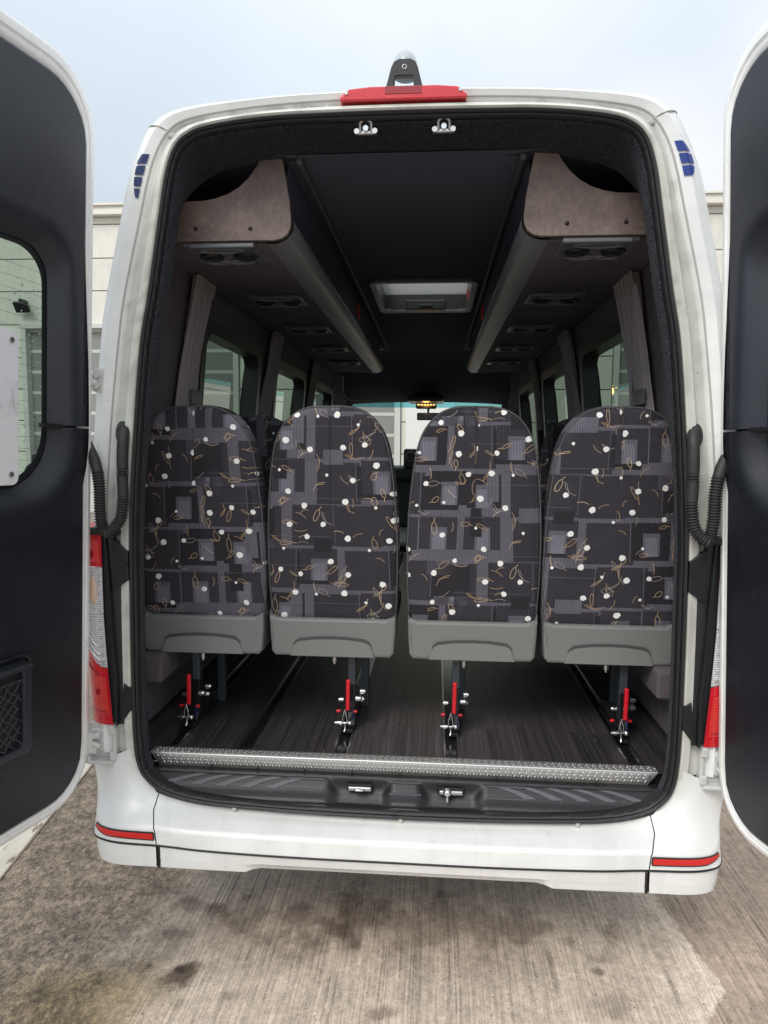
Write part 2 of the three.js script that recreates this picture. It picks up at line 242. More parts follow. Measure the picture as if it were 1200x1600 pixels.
/* ================= MINIBUS ================= */
const bus = thing('minibus', 'white high roof minibus seen from behind with both rear doors swung open', 'minibus');
const S_low = [[0, .495], [.22, .497], [.40, .502], [.62, .515], [.75, .545], [.812, .592], [.834, .638], [.842, .69]].map((p) => [...p, 0]);
const S_up = [[.840, .66], [.846, .80], [.844, 1.1], [.838, 1.4], [.818, 1.68], [.790, 1.95], [.762, 2.1], [.724, 2.32], [.702, 2.44], [.675, 2.515], [.633, 2.556], [.56, 2.579], [.40, 2.597], [.2, 2.602], [0, 2.603]].map((p) => [...p, 0]);
const G_up = [[.925, .66], [.93, .80], [.93, 1.1], [.925, 1.4], [.905, 1.68], [.872, 1.95], [.848, 2.1], [.793, 2.33], [.766, 2.44], [.74, 2.515], [.695, 2.583], [.62, 2.615], [.42, 2.64], [.2, 2.65], [0, 2.652]].map((p) => [...p, -.03]);
const O_up = [[1.0, .66], [.995, .80], [.99, 1.1], [.99, 1.4], [.985, 1.68], [.955, 1.97], [.935, 2.1], [.883, 2.33], [.857, 2.44], [.82, 2.535], [.77, 2.615], [.67, 2.66], [.42, 2.682], [.2, 2.69], [0, 2.692]].map((p) => [...p, -.08]);
const O3_up = [[1.0, .66], [1.0, .80], [1.005, 1.1], [1.005, 1.4], [.998, 1.68], [.97, 1.97], [.95, 2.1], [.90, 2.33], [.875, 2.44], [.84, 2.54], [.79, 2.625], [.69, 2.69], [.42, 2.72], [.2, 2.732], [0, 2.735]].map((p) => [...p, -.45]);
const full = (h) => mirrorRow(cat(h, 8));
const S = full(S_up), G = full(G_up), O = full(O_up), O3 = full(O3_up);
{ // rear frame of the body: flange, gutter, outer corner
  const F = offsetRow(S, .010, .006), E1 = mixRow(F, G, .3).map((p) => [p[0], p[1], -.002]), E2 = mixRow(F, G, .42).map((p) => [p[0], p[1], -.02]), G0 = offsetRow(G, -.012, -.002), G2 = offsetRow(G, .006, .006);
  const O1 = mixRow(G2, O, .35).map((p) => [p[0], p[1], -.018]), O2 = mixRow(G2, O, .75).map((p) => [p[0], p[1], -.04]), Oa = mixRow(O, O3, .1).map((p) => [p[0], p[1], -.12]);
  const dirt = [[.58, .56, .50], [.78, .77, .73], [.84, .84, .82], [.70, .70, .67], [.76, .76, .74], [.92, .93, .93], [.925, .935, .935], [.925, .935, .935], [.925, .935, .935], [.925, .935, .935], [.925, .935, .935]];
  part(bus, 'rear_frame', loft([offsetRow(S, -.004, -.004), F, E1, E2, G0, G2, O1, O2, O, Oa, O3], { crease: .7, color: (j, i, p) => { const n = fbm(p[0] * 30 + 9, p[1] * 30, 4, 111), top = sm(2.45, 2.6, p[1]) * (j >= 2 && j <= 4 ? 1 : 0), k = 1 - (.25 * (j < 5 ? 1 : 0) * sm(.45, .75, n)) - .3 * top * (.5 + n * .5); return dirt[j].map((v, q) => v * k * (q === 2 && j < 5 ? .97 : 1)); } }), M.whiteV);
  // bead of sealant in the gutter
  const bead = offsetRow(G, .003, .003).filter((p) => p[1] > .9);
  part(bus, 'sealant_bead', new THREE.TubeGeometry(new THREE.CatmullRomCurve3(bead.filter((_, i) => i % 3 === 0).map(V)), 220, .004, 6), M.sealant);
  for (const s of [-1, 1]) { // joint where the roof skin meets the corner pillar
    const k = S.findIndex((p) => p[0] < .645 && p[1] > 2.3), i = s > 0 ? k : S.length - 1 - k;
    const pts = [G0, G2, O1, O2, O, O3].map((r) => r[i].map((v, q) => v + (q === 1 ? .0015 : 0)));
    part(bus, 'roof_joint', tube(pts, .0022, 30, 6), M.sealant);
    part(bus, 'joint_sealant', ball(.008, 0, 0, 0).scale(1.5, 1, .35).translate(G0[i][0], G0[i][1], G0[i][2] + .004), M.sealant);
  }
  // rain drops hanging from the roof lip
  const R = rng(5), drops = []; for (let k = 0; k < 70; k++) { const x = (R() - .5) * 1.15; const i = S.findIndex((p) => p[1] > 2.4 && p[0] < x); if (i < 0 || Math.abs(x) < .2 && R() < .8) continue; const a = G0[i], b2 = E2[i], t = R() * .7; drops.push(ball(.0018 + .0022 * R(), lerp(a[0], b2[0], t), lerp(a[1], b2[1], t), lerp(a[2], b2[2], t) + .002)); }
  const dm = part(bus, 'water_drops', drops, std([.9, .92, .92], .05, { transmission: .5, thickness: .004 })); dm.userData.kind = 'stuff';
}
const Sfull = (() => { const h = cat(S_low.concat(S_up.slice(1)), 8); const m = mirrorRow(h); m.pop(); return m; })();
{ // door seal
  const o = (d, z) => offsetRow(Sfull, d, z, true);
  part(bus, 'door_seal', loft([o(.002, -.01), o(.003, .006), o(-.003, .014), o(-.009, .012), o(-.012, .006), o(-.016, .013), o(-.022, .010), o(-.025, .0), o(-.025, -.03)], { closed: true, crease: 1.0 }), M.rubber);
  const Sc = Sfull.filter((p) => p[1] > .60), iStart = Sfull.findIndex((p) => p[1] > .60);
  const C = []; for (let i = iStart; i < Sfull.length && Sfull[i][1] > .60; i++) C.push(i);
  const row = (d, z) => { const r = offsetRow(Sfull, d, z, true); return C.map((i) => r[i]); };
  const tw = (lo, up, top) => (p) => -lerp(lerp(lo, up, sm(1.45, 2.1, p[1])), top, sm(2.38, 2.56, p[1]));
  part(bus, 'carpet_trim', loft([row(-.024, -.012), row(-.026, -.001), row(tw(.028, .030, .029), -.002), row(tw(.029, .035, .033), -.012), row(tw(.025, .038, .037), -.036), row(tw(.0, .022, .045), -.085), row(tw(-.022, .002, .053), -.14), row(tw(-.030, -.01, .056), -.17)]), M.carpet);
  // lining from the carpet edge forward to the first windows
  const xi = XI; const a = row(tw(-.022, .002, .053), -.139);
  const w1 = a.map((p) => { const s = Math.sign(p[0]) || 1; const side = sm(2.58, 2.35, p[1]); return [lerp(p[0], s * xi(p[1]), side), p[1] > 2.5 ? Math.max(p[1], 2.53) : p[1], -.26]; }), w2 = w1.map((p) => [p[0], p[1], -.78]);
  const cut = (r, s) => r.filter((p) => p[0] * s > 0 && p[1] < 2.40);
  for (const s of [-1, 1]) part(bus, 'side_lining', loft([cut(a, s), cut(w1, s), cut(w2, s)].map((r, _, A) => r.slice(0, Math.min(...A.map((q) => q.length)))), { crease: .5 }), M.felt);
}
function XI(y) { const t = [[.3, .95], [1.4, .957], [1.7, .937], [1.97, .902], [2.18, .865], [2.33, .832], [2.55, .78], [2.7, .7]]; for (let i = 1; i < t.length; i++) if (y <= t[i][0]) return lerp(t[i - 1][1], t[i][1], (y - t[i - 1][0]) / (t[i][0] - t[i - 1][0])); return .7; }
function XO(y) { const t = [[.3, .99], [.66, 1.0], [1.4, 1.005], [1.68, .998], [1.97, .97], [2.1, .95], [2.33, .90], [2.44, .875], [2.54, .84], [2.6, .8]]; for (let i = 1; i < t.length; i++) if (y <= t[i][0]) return lerp(t[i - 1][1], t[i][1], (y - t[i - 1][0]) / (t[i][0] - t[i - 1][0])); return .8; }

/* sides, windows, roof, lining */
const WIN = [[-1.70, -.78], [-3.0, -2.08], [-4.34, -3.38]], WY0 = 1.36, WY1 = 2.165;
for (const s of [-1, 1]) {
  const piece = (X, y0, y1, z0, z1) => sheet((u, v) => { const y = lerp(y0, y1, v); return [s * X(y), y, lerp(z0, z1, u), lerp(z0, z1, u), y]; }, 2, 6);
  const skin = [piece(XO, .45, WY0, -4.6, -.449), piece(XO, WY1, 2.34, -4.6, -.449)], lin = [piece(XI, .62, WY0, -4.6, -.77), piece(XI, WY1, 2.56, -4.6, -.77)];
  const edges = [-4.6, ...WIN.slice().reverse().flat(), -.449]; for (let i = 0; i < edges.length; i += 2) { skin.push(piece(XO, WY0, WY1, edges[i], edges[i + 1])); if (i + 2 < edges.length) lin.push(piece(XI, WY0, WY1, edges[i], edges[i + 1])); }
  skin.push(piece(XO, .45, 1.4, -5.6, -4.6), piece(XO, 2.05, 2.34, -5.3, -4.6));
  part(bus, 'side_panel', skin, M.white);
  part(bus, 'wall_lining', lin, M.felt);
  WIN.forEach(([z0, z1], k) => {
    const m = (g, off) => { const p = g.attributes.position; for (let i = 0; i < p.count; i++) { const a = p.getX(i), y = p.getY(i), d = p.getZ(i); p.setXYZ(i, s * (lerp(.998, .928, (y - WY0) / (WY1 - WY0)) - off + d), y, a); } g.computeVertexNormals(); return g; };
    const w = part(bus, 'side_window', m(new THREE.ShapeGeometry(shapeOf(rrect(z0 + .02, WY0 + .02, z1 - .02, WY1 - .02, .07))), .0), M.glassSide);
    part(w, 'window_frame', m(extr(rrect(z0 - .02, WY0 - .02, z1 + .02, WY1 + .02, .02), .08, { hole: rrect(z0 + .035, WY0 + .035, z1 - .035, WY1 - .035, .075) }), .075), M.blackPlastic);
  });
  const cabw = part(bus, 'cab_window', sheet((u, v) => { const y = lerp(1.4, 2.05, v); return [s * XO(y) - s * .01, y, lerp(-5.35 - (1 - v) * .35, -4.72, u)]; }, 1, 4), M.glassSide);
  part(cabw, 'window_frame', [bar([s * .985, 1.4, -4.7], [s * .945, 2.06, -4.7], .035), bar([s * .985, 1.4, -5.85], [s * .93, 2.08, -5.32], .045), bar([s * .945, 2.06, -4.7], [s * .93, 2.08, -5.32], .03)], M.blackPlastic);
  part(bus, 'cab_pillar', sheet((u, v) => { const y = lerp(1.36, 2.5, v); return [s * XI(y), y, lerp(-4.75, -4.34, u)]; }, 1, 5), M.ceil);
}
{ // roof skin with the hatch opening, and front of the vehicle
  const HX0 = -.235, HX1 = .285, HZ0 = -2.50, HZ1 = -1.73;
  const half = cat(O3_up.slice(7), 6), r0 = mirrorRow(half), at = (z) => r0.map((p) => [p[0], p[1], z]);
  const seg = (z0, z1, f) => { const a = at(z0).filter(f), b = at(z1).filter(f); return loft([a, b]); };
  part(bus, 'roof', [seg(-.45, HZ1, () => true), seg(HZ0, -4.9, () => true), seg(HZ1, HZ0, (p) => p[0] >= .27), seg(HZ1, HZ0, (p) => p[0] <= -.225)], M.white);
  const y0 = 2.545, cs = [];
  const flat = (x0, x1, z0, z1) => cs.push(sheet((u, v) => [lerp(x0, x1, u), y0, lerp(z0, z1, v), lerp(x0, x1, u), lerp(z0, z1, v)], 1, 1));
  flat(-.82, .82, -.13, HZ1); flat(-.82, .82, HZ0, -4.3); flat(-.82, HX0, HZ1, HZ0); flat(HX1, .82, HZ1, HZ0);
  part(bus, 'headlining', cs, M.ceil);
  for (const s of [-1, 1]) part(bus, 'ceiling_strip', box(.022, .022, 4.1, s * .345 + .01, 2.536, -2.2, .008), M.ceilStrip);
  // hatch
  const h = part(bus, 'roof_hatch', [box(HX1 - HX0 + .02, .13, .014, (HX0 + HX1) / 2, 2.595, HZ0 - .008), box(HX1 - HX0 + .02, .13, .014, (HX0 + HX1) / 2, 2.595, HZ1 + .008), box(.014, .13, HZ1 - HZ0, HX0 - .008, 2.595, (HZ0 + HZ1) / 2), box(.014, .13, HZ1 - HZ0, HX1 + .008, 2.595, (HZ0 + HZ1) / 2)], M.darkPl);
  const ring = extr(rrect(HX0 - .035, HZ1 + .035, HX1 + .035, HZ0 - .035, -.05).map(([x, z]) => [x, z]), .012, { bevel: .003, hole: rrect(HX0, HZ0, HX1, HZ1, .04) });
  part(h, 'hatch_frame', extr(rrect(HX0 - .035, HZ0 - .035, HX1 + .035, HZ1 + .035, .06), .012, { bevel: .003, hole: rrect(HX0, HZ0, HX1, HZ1, .045) }).rotateX(Math.PI / 2).translate(0, 2.543, 0), M.greyPl);
  ring.dispose();
  part(h, 'hatch_glass', box(HX1 - HX0, .004, HZ1 - HZ0, (HX0 + HX1) / 2, 2.64, (HZ0 + HZ1) / 2), M.hatchGlass);
  part(h, 'hatch_handle', [box(.25, .06, .10, .028, 2.545, -2.40, .008), box(.075, .016, .02, .03, 2.537, -2.345, .004)], M.darkPl);
  part(h, 'emergency_label', box(.006, .05, .05, HX1 - .004, 2.57, -2.2), M.redGrip);
  // cab roof, overhead console, windscreen, dash, bonnet
  part(bus, 'cab_headlining', sheet((u, v) => { const z = lerp(-4.28, -5.42, v), q = sm(0, 1, v); return [lerp(-.86, .86, u), lerp(2.545, 2.14, q) - .03 * Math.pow(Math.abs(u * 2 - 1), 3), z]; }, 10, 10), M.ceil);
  for (const s of [-1, 1]) part(bus, 'cab_side_lining', [sheet((u, v) => { const y = lerp(2.02, 2.6, v); return [s * (XI(y) - .005), y, lerp(-5.5, -4.28, u)]; }, 1, 6), sheet((u, v) => { const y = lerp(1.35, 2.2, v); return [s * lerp(XI(y), .80, u), y, lerp(-5.9, -5.36, v) + .12 - .1 * u]; }, 2, 4)], M.ceil);
  const oc = part(bus, 'overhead_console', [box(.36, .05, .5, .0, 2.14, -5.1, .02), box(.26, .012, .12, 0, 2.215, -4.93, .004), box(.22, .05, .12, 0, 2.085, -5.24, .02)], M.darkPl);
  part(oc, 'console_light', [0, 1, 2, 3, 4, 5].map((k) => box(.022, .012, .012, -.08 + k * .032, 2.098, -5.17, .003)), M.lit);
  const pl = new THREE.PointLight(0xffc070, .03, 2); pl.position.set(0, 2.07, -5.12); pl.shadow.radius = 2; pl.castShadow = true; pl.name = 'console_lamp'; scene.add(pl);
  const ws = (v) => [lerp(1.42, 2.15, v), lerp(-6.25, -5.40, v)];
  part(bus, 'windscreen', sheet((u, v) => { const [y, z] = ws(v * .92); return [lerp(-.92, .92, u) * lerp(1, .935, v), y, z - .12 * (1 - Math.pow(u * 2 - 1, 2))]; }, 12, 4), M.glassFront);
  part(bus, 'sun_band', sheet((u, v) => { const [y, z] = ws(lerp(.92, 1, v)); return [lerp(-.86, .86, u), y, z - .12 * (1 - Math.pow(u * 2 - 1, 2))]; }, 12, 2), M.sunBand);
  part(bus, 'dashboard', [box(1.8, .16, .75, 0, 1.36, -5.95, .05), box(1.75, .55, .35, 0, 1.02, -5.85, .04)], std([.05, .06, .062], .6));
  const av = part(bus, 'dash_vent', [box(.16, .22, .3, -.17, 1.53, -5.70, .03), cyl(.062, .03, 'z', -.17, 1.55, -5.55, 24)], M.darkPl); part(av, 'vent_ring', new THREE.TorusGeometry(.05, .008, 8, 24).translate(-.17, 1.55, -5.53), M.greyPl);
  part(bus, 'rear_view_mirror', [box(.24, .08, .03, .02, 1.985, -5.36, .012), bar([.02, 2.02, -5.37], [.02, 2.09, -5.42], .012)], M.blackGloss);
  part(bus, 'grab_handle', [tube([[-.78, 2.32, -4.45], [-.78, 2.16, -4.5], [-.74, 2.11, -4.52], [-.60, 2.10, -4.56], [-.54, 2.10, -4.6]], .011, 30)], M.zinc);
  part(bus, 'bonnet', [sheet((u, v) => [lerp(-.9, .9, u) * lerp(1, .86, v), lerp(1.4, 1.02, v * v), lerp(-6.22, -6.95, v) - .06 * (1 - Math.pow(2 * u - 1, 2))], 8, 6), box(1.76, .72, .12, 0, .70, -6.92, .05), box(1.96, .9, .9, 0, .95, -6.2, .08)], M.white);
  part(bus, 'underbody', box(1.86, .08, 6.2, 0, .42, -3.25), M.black);
  for (const [x, z] of [[-.86, -1.75], [.86, -1.75], [-.86, -5.5], [.86, -5.5]]) {
    const w = part(bus, 'wheel', new THREE.LatheGeometry([[.20, -.10], [.30, -.115], [.335, -.10], [.345, -.07], [.345, .07], [.335, .10], [.30, .115], [.20, .10]].map((p) => new THREE.Vector2(...p)), 40).rotateZ(Math.PI / 2).translate(x, .345, z), M.rubber);
    part(w, 'rim', [cyl(.2, .15, 'x', x, .345, z, 32), cyl(.06, .2, 'x', x, .345, z, 20)], M.aluDull);
  }
}
{ // bumper
  const R = {
    B: [[0, .484, .055], [.23, .485, .055], [.42, .487, .054], [.60, .490, .053], [.752, .504, .044], [.862, .538, .034], [.920, .592, .0], [.935, .645, -.02]],
    C: [[0, .478, .098], [.23, .478, .098], [.42, .479, .096], [.60, .480, .092], [.735, .482, .080], [.885, .487, .066], [.958, .508, .004], [1.012, .60, -.06]],
    D: [[0, .464, .112], [.23, .464, .112], [.42, .465, .11], [.60, .465, .105], [.725, .464, .094], [.897, .464, .081], [.970, .470, .020], [1.0, .53, -.10]],
    E: [[0, .418, .110], [.23, .418, .110], [.42, .419, .108], [.60, .421, .103], [.720, .423, .093], [.906, .426, .082], [.977, .430, .016], [.998, .436, -.2]],
    F: [[0, .408, .104], [.23, .408, .104], [.42, .409, .102], [.60, .411, .097], [.719, .413, .087], [.903, .416, .077], [.973, .420, .013], [.994, .426, -.2]],
    H: [[0, .372, .094], [.23, .372, .094], [.42, .372, .093], [.60, .371, .090], [.720, .372, .082], [.903, .372, .073], [.971, .374, .009], [.99, .38, -.2]],
    I: [[0, .344, .084], [.23, .344, .084], [.42, .344, .084], [.60, .343, .082], [.723, .341, .077], [.900, .340, .068], [.966, .342, .005], [.985, .35, -.2]],
    J: [[0, .338, .02], [.23, .338, .02], [.42, .338, .02], [.60, .338, .02], [.735, .336, .02], [.87, .338, .01], [.94, .345, -.05], [.95, .35, -.2]],
  };
  for (const k in R) R[k] = cat(R[k], 8); const N = R.B.length; R.S = Sfull.slice(0, N).map((p) => [p[0], p[1], 0]); R.A = offsetRow(Sfull, .012, .005, true).slice(0, N);
  // crease of the shallow scoop in the lower middle
  const lip = R.H.map((p) => { const t = 1 - sm(.43, .465, p[0]); return [p[0], p[1] - .002 * t, p[2] - .010 * t]; });
  const lipUp = R.H.map((p) => { const t = 1 - sm(.43, .465, p[0]); return [p[0], p[1] + .006 * t, p[2] + .001]; });
  const low = R.I.map((p) => { const t = 1 - sm(.43, .465, p[0]); return [p[0], p[1] + .007 * t, p[2] - .014 * t]; });
  const iJ = 33, dirty = (j, i, p) => { const n = fbm(p[0] * 14 + 3, p[1] * 40 + p[2] * 30, 4, 121), d = j === 0 ? .30 : j === 1 ? .16 : 0; const k = 1 - d * (.4 + n) - .03 * n; return [.925 * k, .935 * k, .935 * k * (1 - d * .25)]; };
  const centre = (r) => mirrorRow(r.slice(0, iJ).reverse().map((p) => p)).length ? [...r.slice(1, iJ + 1).map((p) => [-p[0], p[1], p[2]]).reverse(), ...r.slice(0, iJ + 1)] : r;
  const corner = (r, s) => r.slice(iJ).map((p) => [s * p[0], p[1], p[2]]).map((p, i) => i ? p : [p[0] + s * .0035, p[1], p[2]]);
  const AB = mixRow(R.A, R.B, .5), CD = mixRow(R.C, R.D, .5).map((p) => [p[0], p[1] + .004, p[2] + .005]);
  const topRows = [R.S.map((p) => [p[0], p[1], p[2] - .004]), R.A, AB, R.B, R.C, CD, R.D, R.E], lowRows = [R.F, lipUp, lip, low, R.J];
  part(bus, 'rear_bumper', loft(topRows.map(centre), { color: dirty }), M.whiteV);
  part(bus, 'lower_bumper', loft(lowRows.map(centre), { crease: .5, color: () => [.92, .93, .93] }), M.whiteV);
  for (const s of [-1, 1]) {
    part(bus, 'bumper_corner', loft(topRows.map((r) => corner(r, s)), { color: dirty }), M.whiteV);
    part(bus, 'lower_bumper_corner', loft(lowRows.map((r) => corner(r, s)).map((r) => r.map((p, i) => i ? p : [p[0] + s * .004, p[1], p[2]])), { crease: .5, color: () => [.92, .93, .93] }), M.whiteV);
    // dark joints behind the gaps
    const inset = (r, d) => [iJ - 2, iJ - 1, iJ, iJ + 1].map((i) => [s * r[i][0], r[i][1] - .002, r[i][2] - d]);
    part(bus, 'bumper_joint', loft([inset(R.S, .006), inset(R.A, .006), inset(R.B, .006), inset(R.C, .008), inset(R.D, .008), inset(R.E, .008), inset(R.F, .008), inset(R.I, .008)]), M.black);
    const jl = [R.F, lip, low].map((r) => [s * (r[iJ][0] - .002), r[iJ][1], r[iJ][2] + .0005]); part(bus, 'joint_strip', tube(jl, .0042, 16, 6), M.blackPlastic);
  }
  const all = (r) => [...r.slice(1).map((p) => [-p[0], p[1], p[2]]).reverse(), ...r];
  const out = (r, d) => all(r).map((p) => { const l = Math.hypot(p[0] * .3, p[2] + .4); return [p[0] * (1 + d * .6), p[1], p[2] + d]; });
  part(bus, 'bumper_strip', loft([out(R.E, -.008).map((p) => [p[0], p[1] + .001, p[2]]), out(R.E, .0025), out(mixRow(R.E, R.F, .5), .004), out(R.F, .002), out(R.F, -.008).map((p) => [p[0], p[1] - .001, p[2]])]), M.blackPlastic);
  // reflectors
  for (const s of [-1, 1]) {
    const up = [], dn = [], n = 14; for (let k = 0; k <= n; k++) { const f = iJ + .25 + k / n * 11.8, i = Math.floor(f), t = f - i, g = (r) => r[i].map((v, q) => lerp(v, r[i + 1][q], t)); const a = g(R.D), b = g(R.E), e = lerp(0, .62, sm(.55, 1, k / n)); const p = (w) => a.map((v, q) => lerp(v, b[q], w)); up.push(p(.03)); dn.push(p(lerp(.58, .10, e))); }
    const o = (r, d) => r.map((p) => [s * p[0] * (1 + d * .5), p[1], p[2] + d]);
    const rf = part(bus, 'bumper_reflector', loft([o(up, .0045), o(mixRow(up, dn, .5), .0055), o(dn, .0045)]), M.redRefl);
    const rim = [...up, ...dn.slice().reverse(), up[0]].map((p) => [s * p[0] * 1.001, p[1], p[2] + .003]);
    part(rf, 'reflector_rim', new THREE.TubeGeometry(new THREE.CatmullRomCurve3(rim.map(V), false, 'catmullrom', .02), 120, .0028, 5), M.blackPlastic);
  }
}
/* tail lamps, hinges, conduits, marks */
for (const s of [-1, 1]) {
  const tab = (t, y) => { for (let i = 1; i < t.length; i++) if (y >= t[i][0]) return lerp(t[i - 1][1], t[i][1], (y - t[i - 1][0]) / (t[i][0] - t[i - 1][0])); return t[t.length - 1][1]; };
  const xin = (y) => tab([[1.375, .938], [1.25, .939], [1.1, .938], [.95, .931], [.755, .918]], y), P = (y, t) => { const a = t * Math.PI / 2; return [s * (xin(y) + .118 * Math.pow(Math.sin(a), .75)), y, -.010 - .22 * (1 - Math.pow(Math.max(0, Math.cos(a)), .7))]; };
  const lens = (yt, yb) => sheet((u, v) => { const t = u, y = lerp(yb(t), yt(t), v); const p = P(y, t); return [...p, t * .12, y]; }, 14, 10);
  const t = sub(bus, 'tail_lamp');
  const bTop = (q) => 1.372 + .02 * q, b1 = () => 1.268, b2 = (q) => .945 + .16 * sm(0, .75, q), bBot = () => .757;
  part(t, 'upper_red_lens', lens(bTop, () => 1.271), M.redLens); part(t, 'clear_lens', lens(b1, b2), M.clearLens); part(t, 'lower_red_lens', lens((q) => b2(q) - .003, bBot), M.redLens);
  const rib = (yf, t0, t1, d = .002) => { const o = []; for (let k = 0; k <= 12; k++) { const q = lerp(t0, t1, k / 12), p = P(yf(q), q); o.push([p[0] + s * d * .5, p[1], p[2] + d]); } return tube(o, .0022, 24, 6); };
  part(t, 'lens_rib', [rib(() => 1.122, 0, .9), rib((q) => b2(q) + .02, .02, .9), rib((q) => b2(q) + .04, .06, .9), rib((q) => b2(q) + .062, .1, .9), rib((q) => 1.256 - .03 * (1 - sm(0, .3, q)), .02, .9), rib((q) => 1.24 - .04 * (1 - sm(0, .3, q)), .08, .9), rib((q) => 1.224 - .05 * (1 - sm(.1, .4, q)), .14, .9)], M.lensRib);
  for (const g of [sheet((u, v) => { const q = lerp(.02, .22, u), p = P(lerp(.79, .915, v), q); return [p[0] + s * .0008, p[1], p[2] + .0016, u * .1, v * .1]; }, 8, 6), sheet((u, v) => { const q = lerp(.02, .3, u), p = P(lerp(1.285, 1.355, v), q); return [p[0] + s * .0008, p[1], p[2] + .0016, u * .1, v * .1]; }, 8, 6)]) part(t, 'lamp_reflector', g, M.redBright);
  part(t, 'indicator_bulb', [0, 1].map((k) => { const p = P(1.205, .12); return ball(.02, 0, 0, 0).scale(.7, 1.7, .3).translate(p[0], p[1] - k * .02, p[2] + .001); }), M.amber);
  part(t, 'bulb_holder', [[1.31, .12], [.865, .14]].map(([y, q]) => { const p = P(y, q); return ball(.015, 0, 0, 0).scale(1, 1, .2).translate(p[0], p[1], p[2]); }).concat([rib((q) => .80 + .004 * q, .05, .9, .001), rib((q) => .92 + .07 * sm(0, .8, q), .1, .9, .001)]), M.redDeep);
  // black backing between lamp and door opening
  const yL = [1.375, 1.3, 1.2, 1.1, 1.0, .9, .82, .765]; const xb = (y) => tab([[1.375, .898], [1.25, .882], [1.06, .872], [.89, .862], [.765, .875]], y);
  part(t, 'lamp_housing', [loft(yL.map((y) => { const a = xb(y), b = xin(y); return [[a, -.035], [a, -.006], [a + .006, -.002], [lerp(a, b, .42), -.002], [lerp(a, b, .45), .012], [lerp(a, b, .58), .012], [lerp(a, b, .62), -.004], [lerp(a, b, .95), -.010], [b - .001, -.006], [b, -.03]].map(([x, z]) => [s * x, y, z]); }), { crease: .6 }),
    extr([[.845, 1.325], [.893, 1.362], [.897, 1.20], [.845, 1.235]].map(([x, y]) => [s * x, y]), .012, { bevel: .003 }).translate(0, 0, -.004), extr([[.842, .885], [.872, .90], [.885, .77], [.850, .815]].map(([x, y]) => [s * x, y]), .012, { bevel: .003 }).translate(0, 0, -.006),
    box(.1, .025, .06, s * .92, 1.385, -.02, .008)], M.blackPlastic);
  part(t, 'housing_hole', cyl(.006, .004, 'z', s * .852, 1.285, .0105, 12), M.black);
  // upper hinge
  const hu = sub(bus, 'upper_hinge');
  part(hu, 'hinge_plate', extr(rrect(-.022, -.036, .022, .036, .01), .012, { bevel: .003 }).translate(s * .935, 1.85, -.035), M.hingeW);
  part(hu, 'hinge_bolt', [cyl(.009, .01, 'z', s * .937, 1.866, -.014, 8), cyl(.011, .012, 'z', s * .940, 1.834, -.013, 8)], M.hingeW);
  part(hu, 'hinge_arm', [bar([s * .945, 1.84, -.02], [s * .985, 1.845, .02], .014), box(.03, .05, .03, s * .972, 1.845, 0, .008)], M.hingeW);
  // lower hinge in its pocket
  const hl = sub(bus, 'lower_hinge');
  part(hl, 'hinge_pocket', [extr(rrect(.925, .640, 1.018, .756, .012).map(([x, y]) => [s * x, y]), .012, { bevel: .002 }).translate(0, 0, -.045), box(.014, .1, .03, s * .917, .70, -.02, .005), box(.085, .012, .05, s * .962, .634, -.02, .005), box(.02, .03, .02, s * .922, .742, -.01, .005), box(.02, .03, .02, s * .922, .655, -.01, .005)], M.hingeW);
  part(hl, 'hinge_plate', extr(rrect(.955, .665, 1.005, .738, .01).map(([x, y]) => [s * x, y]), .01, { bevel: .003 }).translate(0, 0, -.03), M.hingeW);
  part(hl, 'hinge_bolt', [cyl(.009, .012, 'z', s * .968, .724, -.014, 8), cyl(.009, .012, 'z', s * .97, .684, -.014, 8)], M.hingeW);
  part(hl, 'hinge_arm', [bar([s * .962, .722, -.008], [s * .998, .715, -.004], .010), bar([s * .964, .684, -.008], [s * .998, .70, -.004], .010), cyl(.013, .06, 'y', s * .998, .70, -.004, 12), box(.03, .022, .03, s * .988, .672, -.012, .006), box(.022, .024, .03, s * 1.004, .642, -.01, .006)], M.hingeW);
  // corrugated cable conduit to the door
  const hs = sub(bus, 'cable_conduit');
  const path = new THREE.CatmullRomCurve3([[.862, 1.70, .0], [.856, 1.672, .022], [.856, 1.63, .03], [.857, 1.56, .032], [.857, 1.48, .034], [.868, 1.42, .04], [.90, 1.388, .05], [.918, 1.402, .045], [.926, 1.45, .04], [.931, 1.53, .032], [.95, 1.60, .015], [.99, 1.66, -.01]].map(([x, y, z]) => new THREE.Vector3(s * x + (s < 0 ? .012 : -.022 - (x > .9 ? .010 : 0)), y, z)));
  const nT = 420, rr = (q) => { const k = (q > .2 && q < .235) || (q > .33 && q < .83); return k ? .0165 + .0028 * Math.sin(q * 2 * Math.PI * 78) : (q < .2 ? .017 - .002 * q : .0165); };
  const fr = path.computeFrenetFrames(nT), rows = []; for (let k = 0; k <= nT; k++) { const c = path.getPointAt(k / nT), r = rr(k / nT), row = []; for (let a = 0; a <= 12; a++) { const w = a / 12 * 2 * Math.PI; const d = fr.normals[k].clone().multiplyScalar(Math.cos(w) * r).addScaledVector(fr.binormals[k], Math.sin(w) * r).add(c); row.push([d.x, d.y, d.z]); } rows.push(row); }
  part(hs, 'corrugated_hose', loft(rows), M.hose);
  part(hs, 'grommet', [ball(.02, 0, 0, 0).scale(.95, 1.75, .8).translate(s * .868 + (s < 0 ? .012 : -.022), 1.685, .004), ball(.024, 0, 0, 0).scale(.95, 1.6, .3).translate(s * .871 + (s < 0 ? .012 : -.022), 1.688, -.008)], M.blackPlastic);
  // cut off roundel mark on the rear pillar
  const i0 = G.findIndex((p) => p[1] > 2.38), n = s < 0 ? 4 : 3, bars = [];
